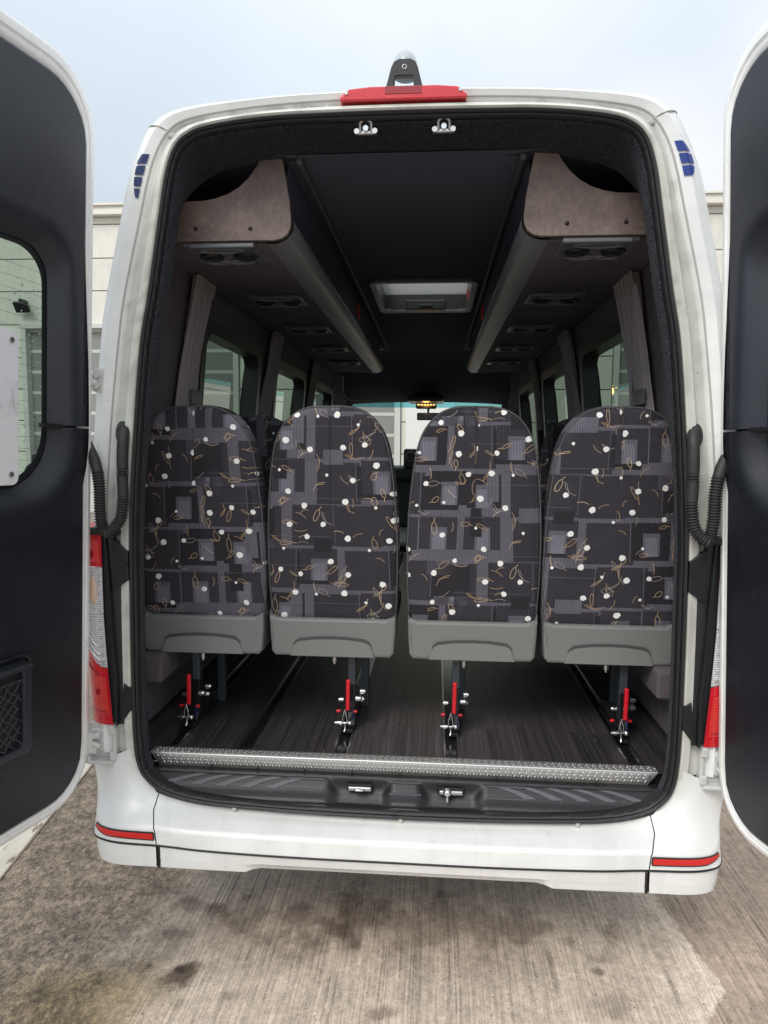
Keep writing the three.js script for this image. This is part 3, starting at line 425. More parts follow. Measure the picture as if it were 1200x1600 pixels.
  const rowAt = (y) => { let k = 0; while (G[k][1] < y) k++; const t = (y - G[k - 1][1]) / (G[k][1] - G[k - 1][1]); const g = G[k - 1].map((v, q) => lerp(v, G[k][q], t)), o = O[k - 1].map((v, q) => lerp(v, O[k][q], t)); return [g, o]; };
  const yT = 2.515, yB = s < 0 ? 2.385 : 2.415; void i0;
  for (let k = 0; k < n; k++) { const ya = lerp(yB, yT, k / n) + .003, yb = lerp(yB, yT, (k + 1) / n) - .003; bars.push(sheet((u, v) => { const y = lerp(ya, yb, v), q = (y - yB) / (yT - yB); const [g, o] = rowAt(y); const w = s < 0 ? .06 + .40 * Math.pow(q, .8) * (q > .85 ? 1 - (q - .85) * 2.2 : 1) : .45 * Math.sqrt(Math.max(0, 1 - Math.pow((q - .55) / .62, 2))); const t = lerp(.10, .12 + w, u); const zz = t < .35 ? lerp(-.024, -.018, t / .35) : t < .75 ? lerp(-.018, -.04, (t - .35) / .4) : lerp(-.04, -.08, (t - .75) / .25); return [s * (lerp(g[0] + .006, o[0], t) + .0015), y, zz + .0035]; }, 8, 4)); }
  part(bus, 'roundel_mark', bars, s < 0 ? M.navy : M.blue);
  if (s > 0) part(bus, 'side_marker_lamp', box(.02, .06, .02, .883, 2.46, -.6, .006), M.redLens);
}
{ // high level brake lamp, reversing camera, latch strikers
  const bl = sub(bus, 'brake_lamp');
  part(bl, 'red_lens', extr([[-.184, 2.632], [.174, 2.632], [.176, 2.642], [.150, 2.664], [.09, 2.669], [-.10, 2.669], [-.158, 2.664], [-.186, 2.642]], .06, { bevel: .004 }).translate(0, 0, -.055), M.redLens);
  part(bl, 'lamp_core', box(.105, .021, .004, -.004, 2.657, .0085, .001), M.redDeep);
  part(bl, 'lamp_screw', [cyl(.0045, .006, 'z', -.166, 2.652, .009, 10)], M.zinc); part(bl, 'lamp_screw', [cyl(.0045, .006, 'z', .156, 2.653, .009, 10)], M.zinc);
  part(bl, 'lamp_gasket', box(.2, .012, .05, -.005, 2.686, -.075, .004), M.blackPlastic);
  const cam = sub(bus, 'reversing_camera');
  const arch = [[-.062, 2.695], [-.046, 2.755], [-.038, 2.772], [-.022, 2.780], [.012, 2.780], [.026, 2.772], [.034, 2.755], [.050, 2.695], [.022, 2.695], [.020, 2.727], [.016, 2.731], [-.030, 2.731], [-.034, 2.727], [-.036, 2.695]];
  part(cam, 'camera_arch', extr(arch, .016, { bevel: .003 }).translate(0, .010, -.10), M.blackPlastic);
  part(cam, 'camera_hood', [(() => { const g = new THREE.SphereGeometry(1, 28, 14, 0, Math.PI * 2, 0, Math.PI / 2); g.scale(.041, .066, .055); return g.translate(-.006, 2.778, -.145); })()], std([.45, .50, .53], .3, { clearcoat: 1, bumpMap: dirtyGlassBump, bumpScale: .002 }));
  part(cam, 'camera_foot', [box(.014, .05, .05, -.048, 2.715, -.125, .005), box(.014, .05, .05, .036, 2.715, -.125, .005)], std([.5, .52, .53], .4));
  part(cam, 'camera_lens', [new THREE.TorusGeometry(.006, .0015, 8, 18).translate(-.006, 2.766, -.0805)], M.zinc);
  for (const x of [-.112, .112]) {
    const g = sub(bus, 'latch_striker'); g.position.set(0, -.012, .034);
    part(g, 'striker_base', [box(.066, .012, .012, x, 2.566, -.05, .004), cyl(.008, .01, 'z', x - .026, 2.568, -.045, 10), cyl(.008, .01, 'z', x + .026, 2.568, -.045, 10)], M.zinc);
    part(g, 'striker_loop', tube([[x - .016, 2.568, -.046], [x - .015, 2.588, -.038], [x - .009, 2.594, -.034], [x + .009, 2.594, -.034], [x + .015, 2.588, -.038], [x + .016, 2.568, -.046]], .005, 30), M.zinc);
    part(g, 'striker_bolt', cyl(.008, .008, 'z', x, 2.575, -.042, 10), M.chrome);
  }
}

/* rear doors */
function rayTable(poly, cx, cy) { const a = poly.map(([x, y]) => [mod(Math.atan2(y - cy, x - cx), 2 * Math.PI), Math.hypot(x - cx, y - cy)]).sort((p, q) => p[0] - q[0]); return (th) => { th = mod(th, 2 * Math.PI); let i = a.findIndex((p) => p[0] > th); const hi = i < 0 ? [a[0][0] + 2 * Math.PI, a[0][1]] : a[i], lo = i <= 0 ? [a[a.length - 1][0] - (i < 0 ? 0 : 2 * Math.PI), a[a.length - 1][1]] : a[i - 1]; 
    const t0 = lo[0], t1 = hi[0]; const p = [lo[1] * Math.cos(t0), lo[1] * Math.sin(t0)], q = [hi[1] * Math.cos(t1), hi[1] * Math.sin(t1)], d = [Math.cos(th), Math.sin(th)]; const ex = q[0] - p[0], ey = q[1] - p[1], den = d[0] * ey - d[1] * ex; return Math.abs(den) < 1e-9 ? lo[1] : (p[0] * ey - p[1] * ex) / den; }; }
const dense = (poly) => poly.flatMap((p, i) => { const q = poly[(i + 1) % poly.length]; return [0, .25, .5, .75].map((t) => [lerp(p[0], q[0], t), lerp(p[1], q[1], t)]); });
function rearDoor(s, hinge, phi, tilt, label) {
  const d = sub(bus, 'rear_door', label), m = s; // local z = m * w, w towards the inner face
  const u = new THREE.Vector3(s * Math.sin(phi), 0, Math.cos(phi)), v = new THREE.Vector3(0, 1, 0), z = new THREE.Vector3().crossVectors(u, v);
  d.quaternion.setFromRotationMatrix(new THREE.Matrix4().makeBasis(u, v, z)).premultiply(new THREE.Quaternion().setFromAxisAngle(new THREE.Vector3(0, 0, 1), s * tilt)); d.position.set(...hinge);
  const cx = .47, cy = 1.005, NA = 240;
  const rp = rayTable(dense(rrect(0, -.128, .88, 1.96, [.12, .14, .13, .12], 16)), cx, cy), rw = rayTable(dense(rrect(.098, .825, .82, 1.502, [.09, .09, .16, .16], 16)), cx, cy), ro = rayTable(dense(rrect(-.036, -.165, .93, 2.028, [.16, .17, .16, .16], 16)), cx, cy);
  const pt = (th, r, w) => [cx + Math.cos(th) * r, cy + Math.sin(th) * r, m * w];
  const ring = (f, a0 = 0, a1 = NA) => { const o = []; for (let k = a0; k <= a1; k++) { const th = k / NA * 2 * Math.PI; o.push(f(th, rw(th), rp(th), ro(th))); } return o; };
  const prof = [[0, -.048], [.006, -.044], [.018, -.034], [.032, -.021], [.044, -.011], [.056, -.004], [.07, -.001], [.085, 0]];
  const panelRows = (a0, a1, dy) => { const rows = prof.map(([dd, w]) => ring((th, a, b) => pt(th, Math.min(a + dd * (th > Math.PI ? 1 + .5 * Math.abs(Math.sin(th)) : 1), b - .01), w), a0, a1)); rows.push(ring((th, a, b) => pt(th, lerp(a + .15, b - .02, .5), 0), a0, a1), ring((th, a, b) => pt(th, b - .010, 0), a0, a1), ring((th, a, b) => pt(th, b - .003, -.003), a0, a1), ring((th, a, b) => pt(th, b, -.010), a0, a1), ring((th, a, b) => pt(th, b, -.022), a0, a1)); return rows.map((r) => r.map((p, i) => [p[0], p[1] + ((i === 0 || i === r.length - 1) ? dy : 0), p[2]])); };
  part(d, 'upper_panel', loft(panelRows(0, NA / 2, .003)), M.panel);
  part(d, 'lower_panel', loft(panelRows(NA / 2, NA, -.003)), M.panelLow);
  part(d, 'panel_gap', [box(.13, .012, .02, .07, cy, m * -.03), box(.1, .012, .02, .85, cy, m * -.03)], M.black);
  const mid = (t) => (th, a, b, c) => lerp(b, c, t);
  const R = (t, w) => ring((th, a, b, c) => pt(th, lerp(b, c, t), w));
  part(d, 'door_shell', loft([ring((th, a, b) => pt(th, b - .03, -.028)), R(0, -.014), R(.12, -.006), R(.34, -.005), R(.40, -.010), R(.46, -.010), R(.52, -.004), R(.84, -.005), R(.96, -.009), R(1, -.016), R(1, -.05), R(1.02, -.07), R(.95, -.085), ring((th, a, b, c) => pt(th, lerp(a, c, .5), -.088)), ring((th, a) => pt(th, a + .05, -.072)), ring((th, a) => pt(th, a + .004, -.062))], { crease: .8 }), M.white); void mid;
  const wp = (k) => rrect(.098 - k, .825 - k, .82 + k, 1.502 + k, [.09, .09, .16, .16], 10);
  const gl = part(d, 'window_glass', new THREE.ShapeGeometry(shapeOf(wp(.008))).translate(0, 0, m * -.055), M.glassTint);
  part(gl, 'glass_border', extr(wp(.002), .002, { hole: wp(-.014) }).translate(0, 0, m * -.0525 - .001), M.blackPlastic);
  const wires = []; for (let y = .87; y < 1.46; y += .033) { const b = sm(1.40, 1.487, y); wires.push(tube([[.102 + .04 * b, y, m * -.0525], [.3, y + .004, m * -.0525], [.81 - .04 * b, y, m * -.0525]], .0005, 8, 4)); }
  part(gl, 'heater_wire', wires, M.aluDull);
  if (s < 0) {
    const bd = part(d, 'sign_board', extr(rrect(.213, .838, .74, 1.253, .022), .003, { bevel: .001 }).translate(0, 0, m * -.030), M.signWhite, 'white blank board with rounded corners fixed over the glass');
    part(bd, 'board_screw', [[.237, 1.227], [.240, .868], [.715, 1.227]].map(([x, y]) => cyl(.007, .007, 'z', x, y, m * -.027, 12)), M.zinc);
    const dr = []; const Q = rng(9); for (let k = 0; k < 46; k++) dr.push(ball(.0012 + .0016 * Q(), .11 + .12 * Q(), .86 + .55 * Q(), m * -.058)); const w = part(d, 'water_drops', dr, std([.8, .85, .83], .08)); w.userData.kind = 'stuff';
    part(d, 'window_clip', [box(.03, .035, .012, .12, .905, m * -.062, .004), ball(.03, 0, 0, 0).scale(1, 1, .2).translate(.137, .866, m * -.060)], M.blackPlastic);
    // net pocket
    const pk = part(d, 'storage_pocket', [extr(rrect(.205, .078, .64, .372, .03), .006, { bevel: .003, hole: rrect(.214, .087, .631, .363, .026) }).translate(0, 0, m > 0 ? 0 : -.008), box(.38, .25, .05, .43, .215, m * .0, .01)], M.blackPlastic);
    part(pk, 'pocket_frame', [extr(rrect(.232, .10, .61, .345, .02), .012, { bevel: .004, hole: rrect(.262, .122, .58, .338, .015) }).translate(0, 0, m * .03 - .006), box(.12, .016, .05, .29, .345, m * .02, .006)], M.panel);
    const net = []; for (let k = -6; k < 14; k++) for (const dir of [1, -1]) { const pts = []; for (let q = 0; q <= 10; q++) { const y = .125 + q * .0185, x = .262 + k * .03 + dir * (q - 5) * .018 + .004 * Math.sin(q * 2.4 + k); if (x > .262 && x < .58) pts.push([x, y, m * (.036 + .002 * dir)]); } if (pts.length > 2) net.push(tube(pts, .0017, 18, 5)); } net.push(bar([.262, .312, m * .037], [.58, .312, m * .037], .0022, 6));
    part(pk, 'pocket_net', net, M.steelDark);
  }
}
rearDoor(-1, [-.996, .70, .042], 15 * D2R, 2.5 * D2R, 'left open rear door with heated glass, white board and net pocket');
rearDoor(1, [.965, .70, .030], 15 * D2R, 2.5 * D2R, 'right open rear door with plain dark inner panels');

/* sill: tread plate, step cover, floor, rails */
{
  const tp = part(bus, 'tread_plate', loft([[-.115, .644], [-.078, .644], [-.0745, .6425], [-.073, .639], [-.073, .600], [-.076, .597]].map(([z, y]) => { const k = clamp((.642 - y) / .042); return [[-.826 + k * .03, y, z], [-.4, y, z], [0, y, z], [.4, y, z], [.812 - k * .032, y, z]]; }), { crease: .9 }), std([.56, .56, .55], .48, { metalness: 1 }));
  const stud = new THREE.SphereGeometry(1, 6, 4), studs = []; for (let r = 0; r < 3; r++) for (let c = 0; c < 150; c++) { const x = -.80 + c * .0107 + (r % 2) * .0053; if (x > .79 - r * .006 || x < -.80 + r * .006) continue; studs.push(stud.clone().scale(.0056, .0019, .0016).rotateZ(((c + r) % 2 ? 1 : -1) * .8).translate(x, .632 - r * .0105, -.0728)); } for (let r = 0; r < 3; r++) for (let c = 0; c < 152; c++) { const x = -.815 + c * .0107 + (r % 2) * .0053; studs.push(stud.clone().scale(.0062, .0016, .0022).rotateY(((c + r) % 2 ? 1 : -1) * .8).translate(x, .6443, -.083 - r * .011)); }
  const st = part(tp, 'tread_studs', studs, std([.74, .74, .72], .45, { metalness: 1 })); st.userData.kind = 'stuff';
  part(tp, 'plate_screw', [-.79, .785].map((x) => cyl(.004, .003, 'z', x, .628, -.0725, 10)), M.zinc);
  // moulded step cover
  const prof = [[-.10, .598], [-.075, .598], [-.060, .595], [-.056, .588], [-.050, .586], [-.030, .566], [-.022, .553], [-.016, .535], [-.010, .528], [.0, .524], [.004, .512], [.0, .50], [-.02, .495]];
  const yat = (q) => { const f = q * (prof.length - 1), i = Math.min(prof.length - 2, Math.floor(f)), t = f - i; return [lerp(prof[i][0], prof[i + 1][0], t), lerp(prof[i][1], prof[i + 1][1], t)]; };
  const pocket = (x) => { let k = 0; for (const c of [-.125, .165]) k = Math.max(k, 1 - sm(.065, .11, Math.abs(x - c))); return k; };
  const endLift = (x) => .052 * Math.pow(clamp((Math.abs(x) - .55) / .27), 2.2);
  const f = (x, q) => { let [z, y] = yat(q); const e = sm(.25, .36, q) * (1 - sm(.68, .78, q)); y -= pocket(x) * e * .030; z -= pocket(x) * e * .004; y += endLift(x) * sm(.2, .9, q); z -= .10 * Math.pow(clamp((Math.abs(x) - .70) / .13), 2) * 0; return [x, y, z]; };
  part(bus, 'step_cover', sheet((a, b) => f(lerp(-.828, .828, a), b), 200, 48), M.blackPlastic);
  const sc = bus.children[bus.children.length - 1];
  const GB = std([.10, .104, .115], .6); const bars = []; for (const s of [-1, 1]) for (let k = 0; k < 5; k++) { const x0 = .34 + k * .083; bars.push(sheet((a, b) => { const bend = Math.pow(b, 1.8) * .10, w = .036, x = x0 + .05 + lerp(0, w, a) - bend; if (x > .80) return [s * .8, .6, -.06]; const q = lerp(.335, .46, 1 - b); const p = f(s * x, q); return [p[0], p[1] + .0022, p[2] + .0012]; }, 3, 12)); }
  for (const [a, b2] of [[-.36, -.24], [-.03, .07], [.28, .40]]) for (const q of [.34, .47]) bars.push(box(b2 - a, .003, .007, (a + b2) / 2, f((a + b2) / 2, q)[1] + .002, f((a + b2) / 2, q)[2] + .001));
  for (const b of bars) part(sc, 'grip_bar', b, GB);
  const seams = []; for (let k = 0; k < 9; k++) { const x = -.62 + k * .155; seams.push(box(.003, .004, .028, x, .603, -.063)); } seams.push(box(1.3, .0025, .004, 0, .6012, -.061)); part(sc, 'cover_joint', seams, M.black);
  const grit = [], Q = rng(31); for (let k = 0; k < 420; k++) { const x = Q() * 1.6 - .8, q = .3 + Q() * .55; if (Math.abs(x) < .6 && Q() < .55) continue; const p = f(x, q); grit.push(new THREE.TetrahedronGeometry(.0008 + .0014 * Q()).translate(p[0], p[1] + .0008, p[2] + .0008)); } const gm = part(sc, 'grit', grit, std([.2, .17, .13], .9)); gm.userData.kind = 'stuff';
  for (const x of [-.125, .165]) { const g = sub(bus, 'lower_striker'); part(g, 'striker_slot', box(.085, .022, .01, x, .568, -.043, .004), M.black); part(g, 'striker_plate', box(.076, .015, .014, x, .566, -.036, .005), M.zinc); part(g, 'striker_loop', x < 0 ? tube([[x - .012, .566, -.028], [x - .012, .572, -.014], [x + .012, .572, -.014], [x + .012, .566, -.028]], .004, 20) : merge([ball(.014, x - .012, .572, -.022), bar([x - .012, .56, -.02], [x - .012, .545, -.016], .004)]), M.chrome); }
  for (const [x, y] of [[.008, .492], [-.52, .505], [.55, .505]]) part(bus, 'drain_screw', cyl(.007, .006, 'z', x, y, .010, 10), M.sealant);
  // vinyl plank floor
  const wood = [0, 1, 2, 3].map((k) => rep(pixTex(256, 512, (i, j) => { const x = i / 256, y = j / 512, w = vn(x * 3 + 2 * fbm(x * 3, y * 2, 3, 140 + k), y * 1.5, 141 + k), g = fbm(x * 46 + 3 * w, y * 3.5, 4, 142 + k), f2 = vn(x * 120, y * 9, 143 + k); let v = 53 + 4 * k + 44 * (g - .5) + 14 * (f2 - .5) + 14 * (w - .5); return [v * 1.03, v * .96, v * .97]; }), .16, 1.2));
  const wm = wood.map((t) => std(0xffffff, .42, { map: t, bumpMap: t, bumpScale: .0008 }));
  const rails = [-.778, -.525, -.2, .169, .757], RW = .026; const cuts = [-.955, ...rails.flatMap((r) => [r - RW, r + RW]), .955], Q2 = rng(77);
  const fl = part(bus, 'floor', box(1.91, .03, 4.5, 0, .615, -2.35), M.black);
  for (let i = 0; i < cuts.length; i += 2) { const w = cuts[i + 1] - cuts[i], n = Math.max(1, Math.round(w / .145)); for (let k = 0; k < n; k++) { let zz = -.1 + .5 * Q2() + .1; const ends = [-.085]; for (let e = -.085 - .25 - .8 * Q2(); e > -4.4; e -= 1.22) ends.push(e); ends.push(-4.5); for (let e = 0; e < ends.length - 1; e++) { const g = box(w / n - .0008, .009, ends[e] - ends[e + 1] - .0008, cuts[i] + (k + .5) * w / n, .6355, (ends[e] + ends[e + 1]) / 2); const uv = g.attributes.uv, p = g.attributes.position, o = Q2() * 3; for (let q = 0; q < uv.count; q++) uv.setXY(q, p.getX(q) + o, p.getZ(q) + o); part(fl, 'plank', g, wm[(Q2() * 4) | 0]); } void zz; } }
  { const q = rng(91), cr = []; for (let k = 0; k < 90; k++) { const g = new THREE.TetrahedronGeometry(.001 + .0022 * q() * q()).scale(1 + q(), .4, 1); cr.push(g.rotateY(q() * 6).translate((q() - .5) * 1.6, .6412, -.1 - q() * .95)); } const c = part(fl, 'crumbs', cr, std([.45, .43, .38], .9)); c.userData.kind = 'stuff'; }
  for (const x of rails) { const r = part(bus, 'seat_rail', [box(.0055, .017, 4.4, x - RW + .003, .6335, -2.31), box(.0055, .017, 4.4, x + RW - .003, .6335, -2.31)], M.alu); part(r, 'rail_channel', box(.044, .006, 4.4, x, .631, -2.31), M.blackGloss); part(r, 'rail_end', box(.04, .008, .05, x, .636, -.115, .003), M.blackPlastic); }
  for (const s of [-1, 1]) part(bus, 'wheel_arch_trim', [box(.10, .10, 3.4, s * .905, .86, -1.95, .012), box(.035, .16, 3.4, s * .94, .73, -1.95, .01)], M.felt);
}
/* overhead luggage lockers */
for (const s of [-1, 1]) {
  const lk = sub(bus, 'luggage_locker');
  const prof = [[.80, 2.298], [.415, 2.298], [.39, 2.303], [.372, 2.316], [.362, 2.338], [.361, 2.36], [.366, 2.42], [.376, 2.48], [.388, 2.545], [.458, 2.545], [.468, 2.525], [.495, 2.49], [.525, 2.463], [.56, 2.443], [.60, 2.43], [.64, 2.423], [.80, 2.418]];
  const ep = part(lk, 'end_panel', boxUV(extr(prof.map(([x, y]) => [s * x, y]), .016, { bevel: .002 }).translate(0, 0, -.168)), M.board);
  part(ep, 'panel_screw', [ball(.0075, s * .491, 2.335, -.152), ball(.0075, s * .667, 2.336, -.152)], M.blackGloss);
  const nose = []; for (let k = 0; k <= 16; k++) { const a = lerp(-100, 60, k / 16) * D2R; nose.push([.425 - .068 * Math.cos(a) * (1), 2.348 + .055 * Math.sin(a) * (1)]); }
  const np = [[.50, 2.295], [.455, 2.292], ...nose, [.40, 2.41]];
  const zA = -.172, zB = -3.95; part(lk, 'locker_nose', loft([...[zA, -1, -2, -3, zB].map((z) => np.map(([x, y]) => [s * x, y, z])), ...[[.96, -.012], [.8, -.026], [.4, -.036], [0, -.038]].map(([k, dz]) => np.map(([x, y]) => [s * lerp(.44, x, k), lerp(2.345, y, k), zB + dz]))], { crease: .6 }), M.nose);
  part(lk, 'locker_bottom', [boxUV(box(.06, .010, 3.76, s * .475, 2.296, -2.06)), boxUV(box(.33, .012, 3.76, s * .665, 2.303, -2.06))], M.felt);
  part(lk, 'locker_side', [sheet((u, v) => [s * lerp(.40, .372, v), lerp(2.41, 2.53, v), lerp(-.172, -3.9, u)], 1, 1)], std([.06, .063, .10], .8));
  for (let k = 0; k < 5; k++) {
    const z = -.26 - k * .735, pu = sub(lk, 'reading_light_unit');
    part(pu, 'unit_panel', [box(.235, .016, .20, s * .60, 2.292, z, .006), box(.21, .014, .018, s * .585, 2.283, z + .105, .005)], M.greyPl);
    part(pu, 'air_vent', [-.055, .06].flatMap((q) => [new THREE.TorusGeometry(.034, .007, 8, 22).rotateX(Math.PI / 2).translate(s * .60 + q, 2.282, z - .012), cyl(.028, .008, 'y', s * .60 + q, 2.281, z - .012, 18), box(.05, .006, .008, s * .6 + q, 2.276, z - .012)]), M.darkPl);
    part(pu, 'reading_light', [new THREE.TorusGeometry(.03, .005, 8, 22).rotateX(Math.PI / 2).scale(1.3, 1, .6).translate(s * .57, 2.282, z - .072), new THREE.TorusGeometry(.03, .005, 8, 22).rotateX(Math.PI / 2).scale(1.3, 1, .6).translate(s * .65, 2.282, z - .072), new THREE.TorusGeometry(.06, .004, 8, 22).rotateX(Math.PI / 2).scale(1.2, 1, .4).translate(s * .6, 2.283, z + .06)], M.nose);
  }
  const hm = sub(bus, 'emergency_hammer'); part(hm, 'hammer_handle', box(.012, .075, .02, s * .372, 2.462, s < 0 ? -2.15 : -2.2, .004), M.redGrip); part(hm, 'hammer_bracket', box(.012, .03, .06, s * .378, 2.49, s < 0 ? -2.16 : -2.21, .004), M.redGrip);
}

/* ================= CURTAINS ================= */
function curtain(s, z0, z1, label, seed, strap) {
  const c = thing('curtain', label, 'curtain', [s * .88, 1.80, (z0 + z1) / 2], 'curtains tied back at the minibus side windows');
  const w = z1 - z0, zc = 0, X = (y) => s * (XI(y + 1.80) - .030) - s * .88;
  part(c, 'curtain_cloth', sheet((u, v) => { const y = v * .50, spread = .86 + .25 * sm(.5, 1, v) + .1 * sm(.3, 0, v), q = (u - .5) * w * spread; return [X(y) + s * (.012 * Math.sin(u * 30 + seed + 1.3 * Math.sin(v * 3 + seed)) + .006 * Math.sin(u * 67 + seed * 2)), y - .012 * Math.pow(2 * u - 1, 2), zc + q, u * w * 2, y]; }, 70, 14), M.curtain);
  part(c, 'curtain_hem', sheet((u, v) => { const y = .455 + .05 * v; return [X(y) - s * (.010 + .003 * Math.sin(u * 40)), y - .012 * Math.pow(2 * u - 1, 2), zc + (u - .5) * w * 1.12]; }, 30, 2), M.curtain);
  part(c, 'curtain_rail', bar([X(.5), .515, -w * .6], [X(.5), .515, w * .6], .005), M.blackPlastic);
  part(c, 'rail_end', ball(.017, X(.5) - s * .012, .515, w * .58), M.blackGloss);
  if (strap) part(c, 'tie_strap', [box(.012, .06, w * .55, X(.06) - s * .022, .045, strap * w * .2, .004)], M.greyPl);
}
curtain(-1, -.74, -.54, 'mauve grey pleated curtain tied back above the leftmost rear seat', 1, -1);
curtain(1, -.80, -.56, 'mauve grey curtain with dark strap above the rightmost rear seat', 4, 1);
curtain(-1, -2.02, -1.80, 'dark narrow curtain between the first and second left windows', 2, 0);
curtain(1, -2.06, -1.80, 'dark narrow curtain between the first and second right windows', 5, 0);
curtain(-1, -3.30, -3.10, 'small dark curtain farthest forward on the left wall', 3, 0);
curtain(1, -3.30, -3.10, 'small dark curtain farthest forward on the right wall', 6, 0);

/* ================= SEATS ================= */
function fabric(seed) {
  const N = 1024, cv = document.createElement('canvas'); cv.width = cv.height = N; const c = cv.getContext('2d'), R = rng(seed);
  c.fillStyle = 'rgb(102,99,109)'; c.fillRect(0, 0, N, N);
  const wrap = (x, y, r, f) => { for (const ox of [-N, 0, N]) for (const oy of [-N, 0, N]) if (x + ox > -r && x + ox < N + r && y + oy > -r && y + oy < N + r) { c.save(); c.translate(x + ox, y + oy); f(); c.restore(); } };
  const sh = ['#2a272d', '#39363d', '#504d56', '#67656f', '#7b7984', '#868490'];
  const rect = (x, y, w, h, col, fade) => wrap(x, y, 420, () => { if (fade) { const g = c.createLinearGradient(0, 0, fade > 1 ? w : 0, fade > 1 ? 0 : h); g.addColorStop(0, col); g.addColorStop(1, 'rgba(96,93,103,0)'); c.fillStyle = g; } else c.fillStyle = col; c.fillRect(0, 0, w, h); });
  for (let r = 0; r < 4; r++) for (let k = 0; k < 4; k++) { const x = k * 256 + R() * 60 + r * 90, y = r * 256 + R() * 30; const a = R();
    if (a < .5) { rect(x, y, 270, 236, sh[1], 0); rect(x + 250, y + 20, 210, 190, sh[0], 0); rect(x + 246, y, 5, 220, 'rgba(118,114,124,.7)', 0); }
    else if (a < .76) { rect(x, y, 210, 190, sh[0 + (R() * 2 | 0)], 0); rect(x + 62, y + 60, 92, 130, sh[3], 0); rect(x + 76, y + 84, 66, 106, sh[4], 0); }
    else { rect(x, y, 70, 250, sh[2], 0); rect(x + 80, y + 30, 90, 190, sh[4], 0); rect(x + 170, y, 44, 250, sh[1], 0); rect(x + 120, y + 200, 110, 110, sh[1], 1); } }
  for (let k = 0; k < 6; k++) rect(R() * N, R() * N, 50 + 130 * R(), 50 + 130 * R(), sh[(R() * 6) | 0], R() < .5 ? 1 + (R() * 2 | 0) : 0);
  for (let k = 0; k < 5; k++) { rect(R() * N, k * 205 + 40 * R(), 420, 3, 'rgba(125,120,132,.65)', 0); }
  const im = c.getImageData(0, 0, N, N), d = im.data; for (let j = 0; j < N; j++) for (let i = 0; i < N; i++) { const o = (j * N + i) * 4, rib = (i % 8 < 3 ? .74 : 1.05) * (j % 6 < 2 ? .93 : 1.03), q = rib * (.86 + .28 * h2(i, j, 3)) * (.93 + .14 * fbm(i / 64, j / 64, 3, 5, 16)); d[o] *= q; d[o + 1] *= q; d[o + 2] *= q; } c.putImageData(im, 0, 0);
  c.lineCap = 'round'; c.lineJoin = 'round';
  const spots = []; for (let k = 0; k < 4000 && spots.length < 42; k++) { const x = R() * N, y = R() * N; if (spots.every(([a, b]) => { const dx = Math.min(Math.abs(a - x), N - Math.abs(a - x)), dy = Math.min(Math.abs(b - y), N - Math.abs(b - y)); return dx * dx + dy * dy > 112 * 112; })) spots.push([x, y]); }
  const cols = ['#cfae88', '#c2a07a', '#d8bc98', '#a39a90', '#b89c7c'];
  for (const [x0, y0] of spots) for (let q = 0; q < 2; q++) { const x = x0 + (R() - .5) * 130, y = y0 + (R() - .5) * 130, a = R() * 6.28, L = 34 + 34 * R(), w = 7 + 8 * R(), kind = R(), col = cols[(R() * 5) | 0]; wrap(x, y, 120, () => { c.rotate(a); c.strokeStyle = col; c.lineWidth = 2.9; c.beginPath(); if (kind < .42) { c.ellipse(0, 0, L * .6, w, 0, 0, 6.283); c.moveTo(L * .6, 0); c.lineTo(L * 1.0, 8); } else if (kind < .68) { c.moveTo(-L, 10); c.quadraticCurveTo(0, -24, L * .8, 12); c.moveTo(-L * .4, -10); c.lineTo(L * .6, 14); } else { c.moveTo(-L * .6, 0); c.quadraticCurveTo(0, -14, L * .5, 2); } c.stroke(); }); }
  for (const [x, y] of spots) { const r = R() < .18 ? 9 : 14 + 5 * R(); wrap(x, y, 40, () => { c.fillStyle = '#fbfaf6'; c.beginPath(); for (let q = 0; q < 11; q++) { const a = q / 11 * 6.283, k = r * (.86 + .24 * h2(q, x | 0, 4)); c[q ? 'lineTo' : 'moveTo'](Math.cos(a) * k, Math.sin(a) * k); } c.closePath(); c.fill(); }); }
  const t = new THREE.CanvasTexture(cv); t.colorSpace = THREE.SRGBColorSpace; t.wrapS = t.wrapT = THREE.RepeatWrapping; t.magFilter = THREE.LinearFilter; t.repeat.set(1 / .62, 1 / .62); return t;
}
const fab = fabric(12), fabBump = rep(pixTex(64, 64, (i, j) => ((i % 8) < 3 ? 40 : 190) - ((j % 6) < 2 ? 40 : 0) + 30 * h2(i, j, 4), false), .0388);
const fabricMat = (ox, oy) => { const t = fab.clone(); t.offset.set(ox, oy); t.needsUpdate = true; return std(0xffffff, .88, { map: t, bumpMap: fabBump, bumpScale: .0014, sheen: .2, sheenRoughness: .5, sheenColor: new THREE.Color(.35, .34, .37) }); };
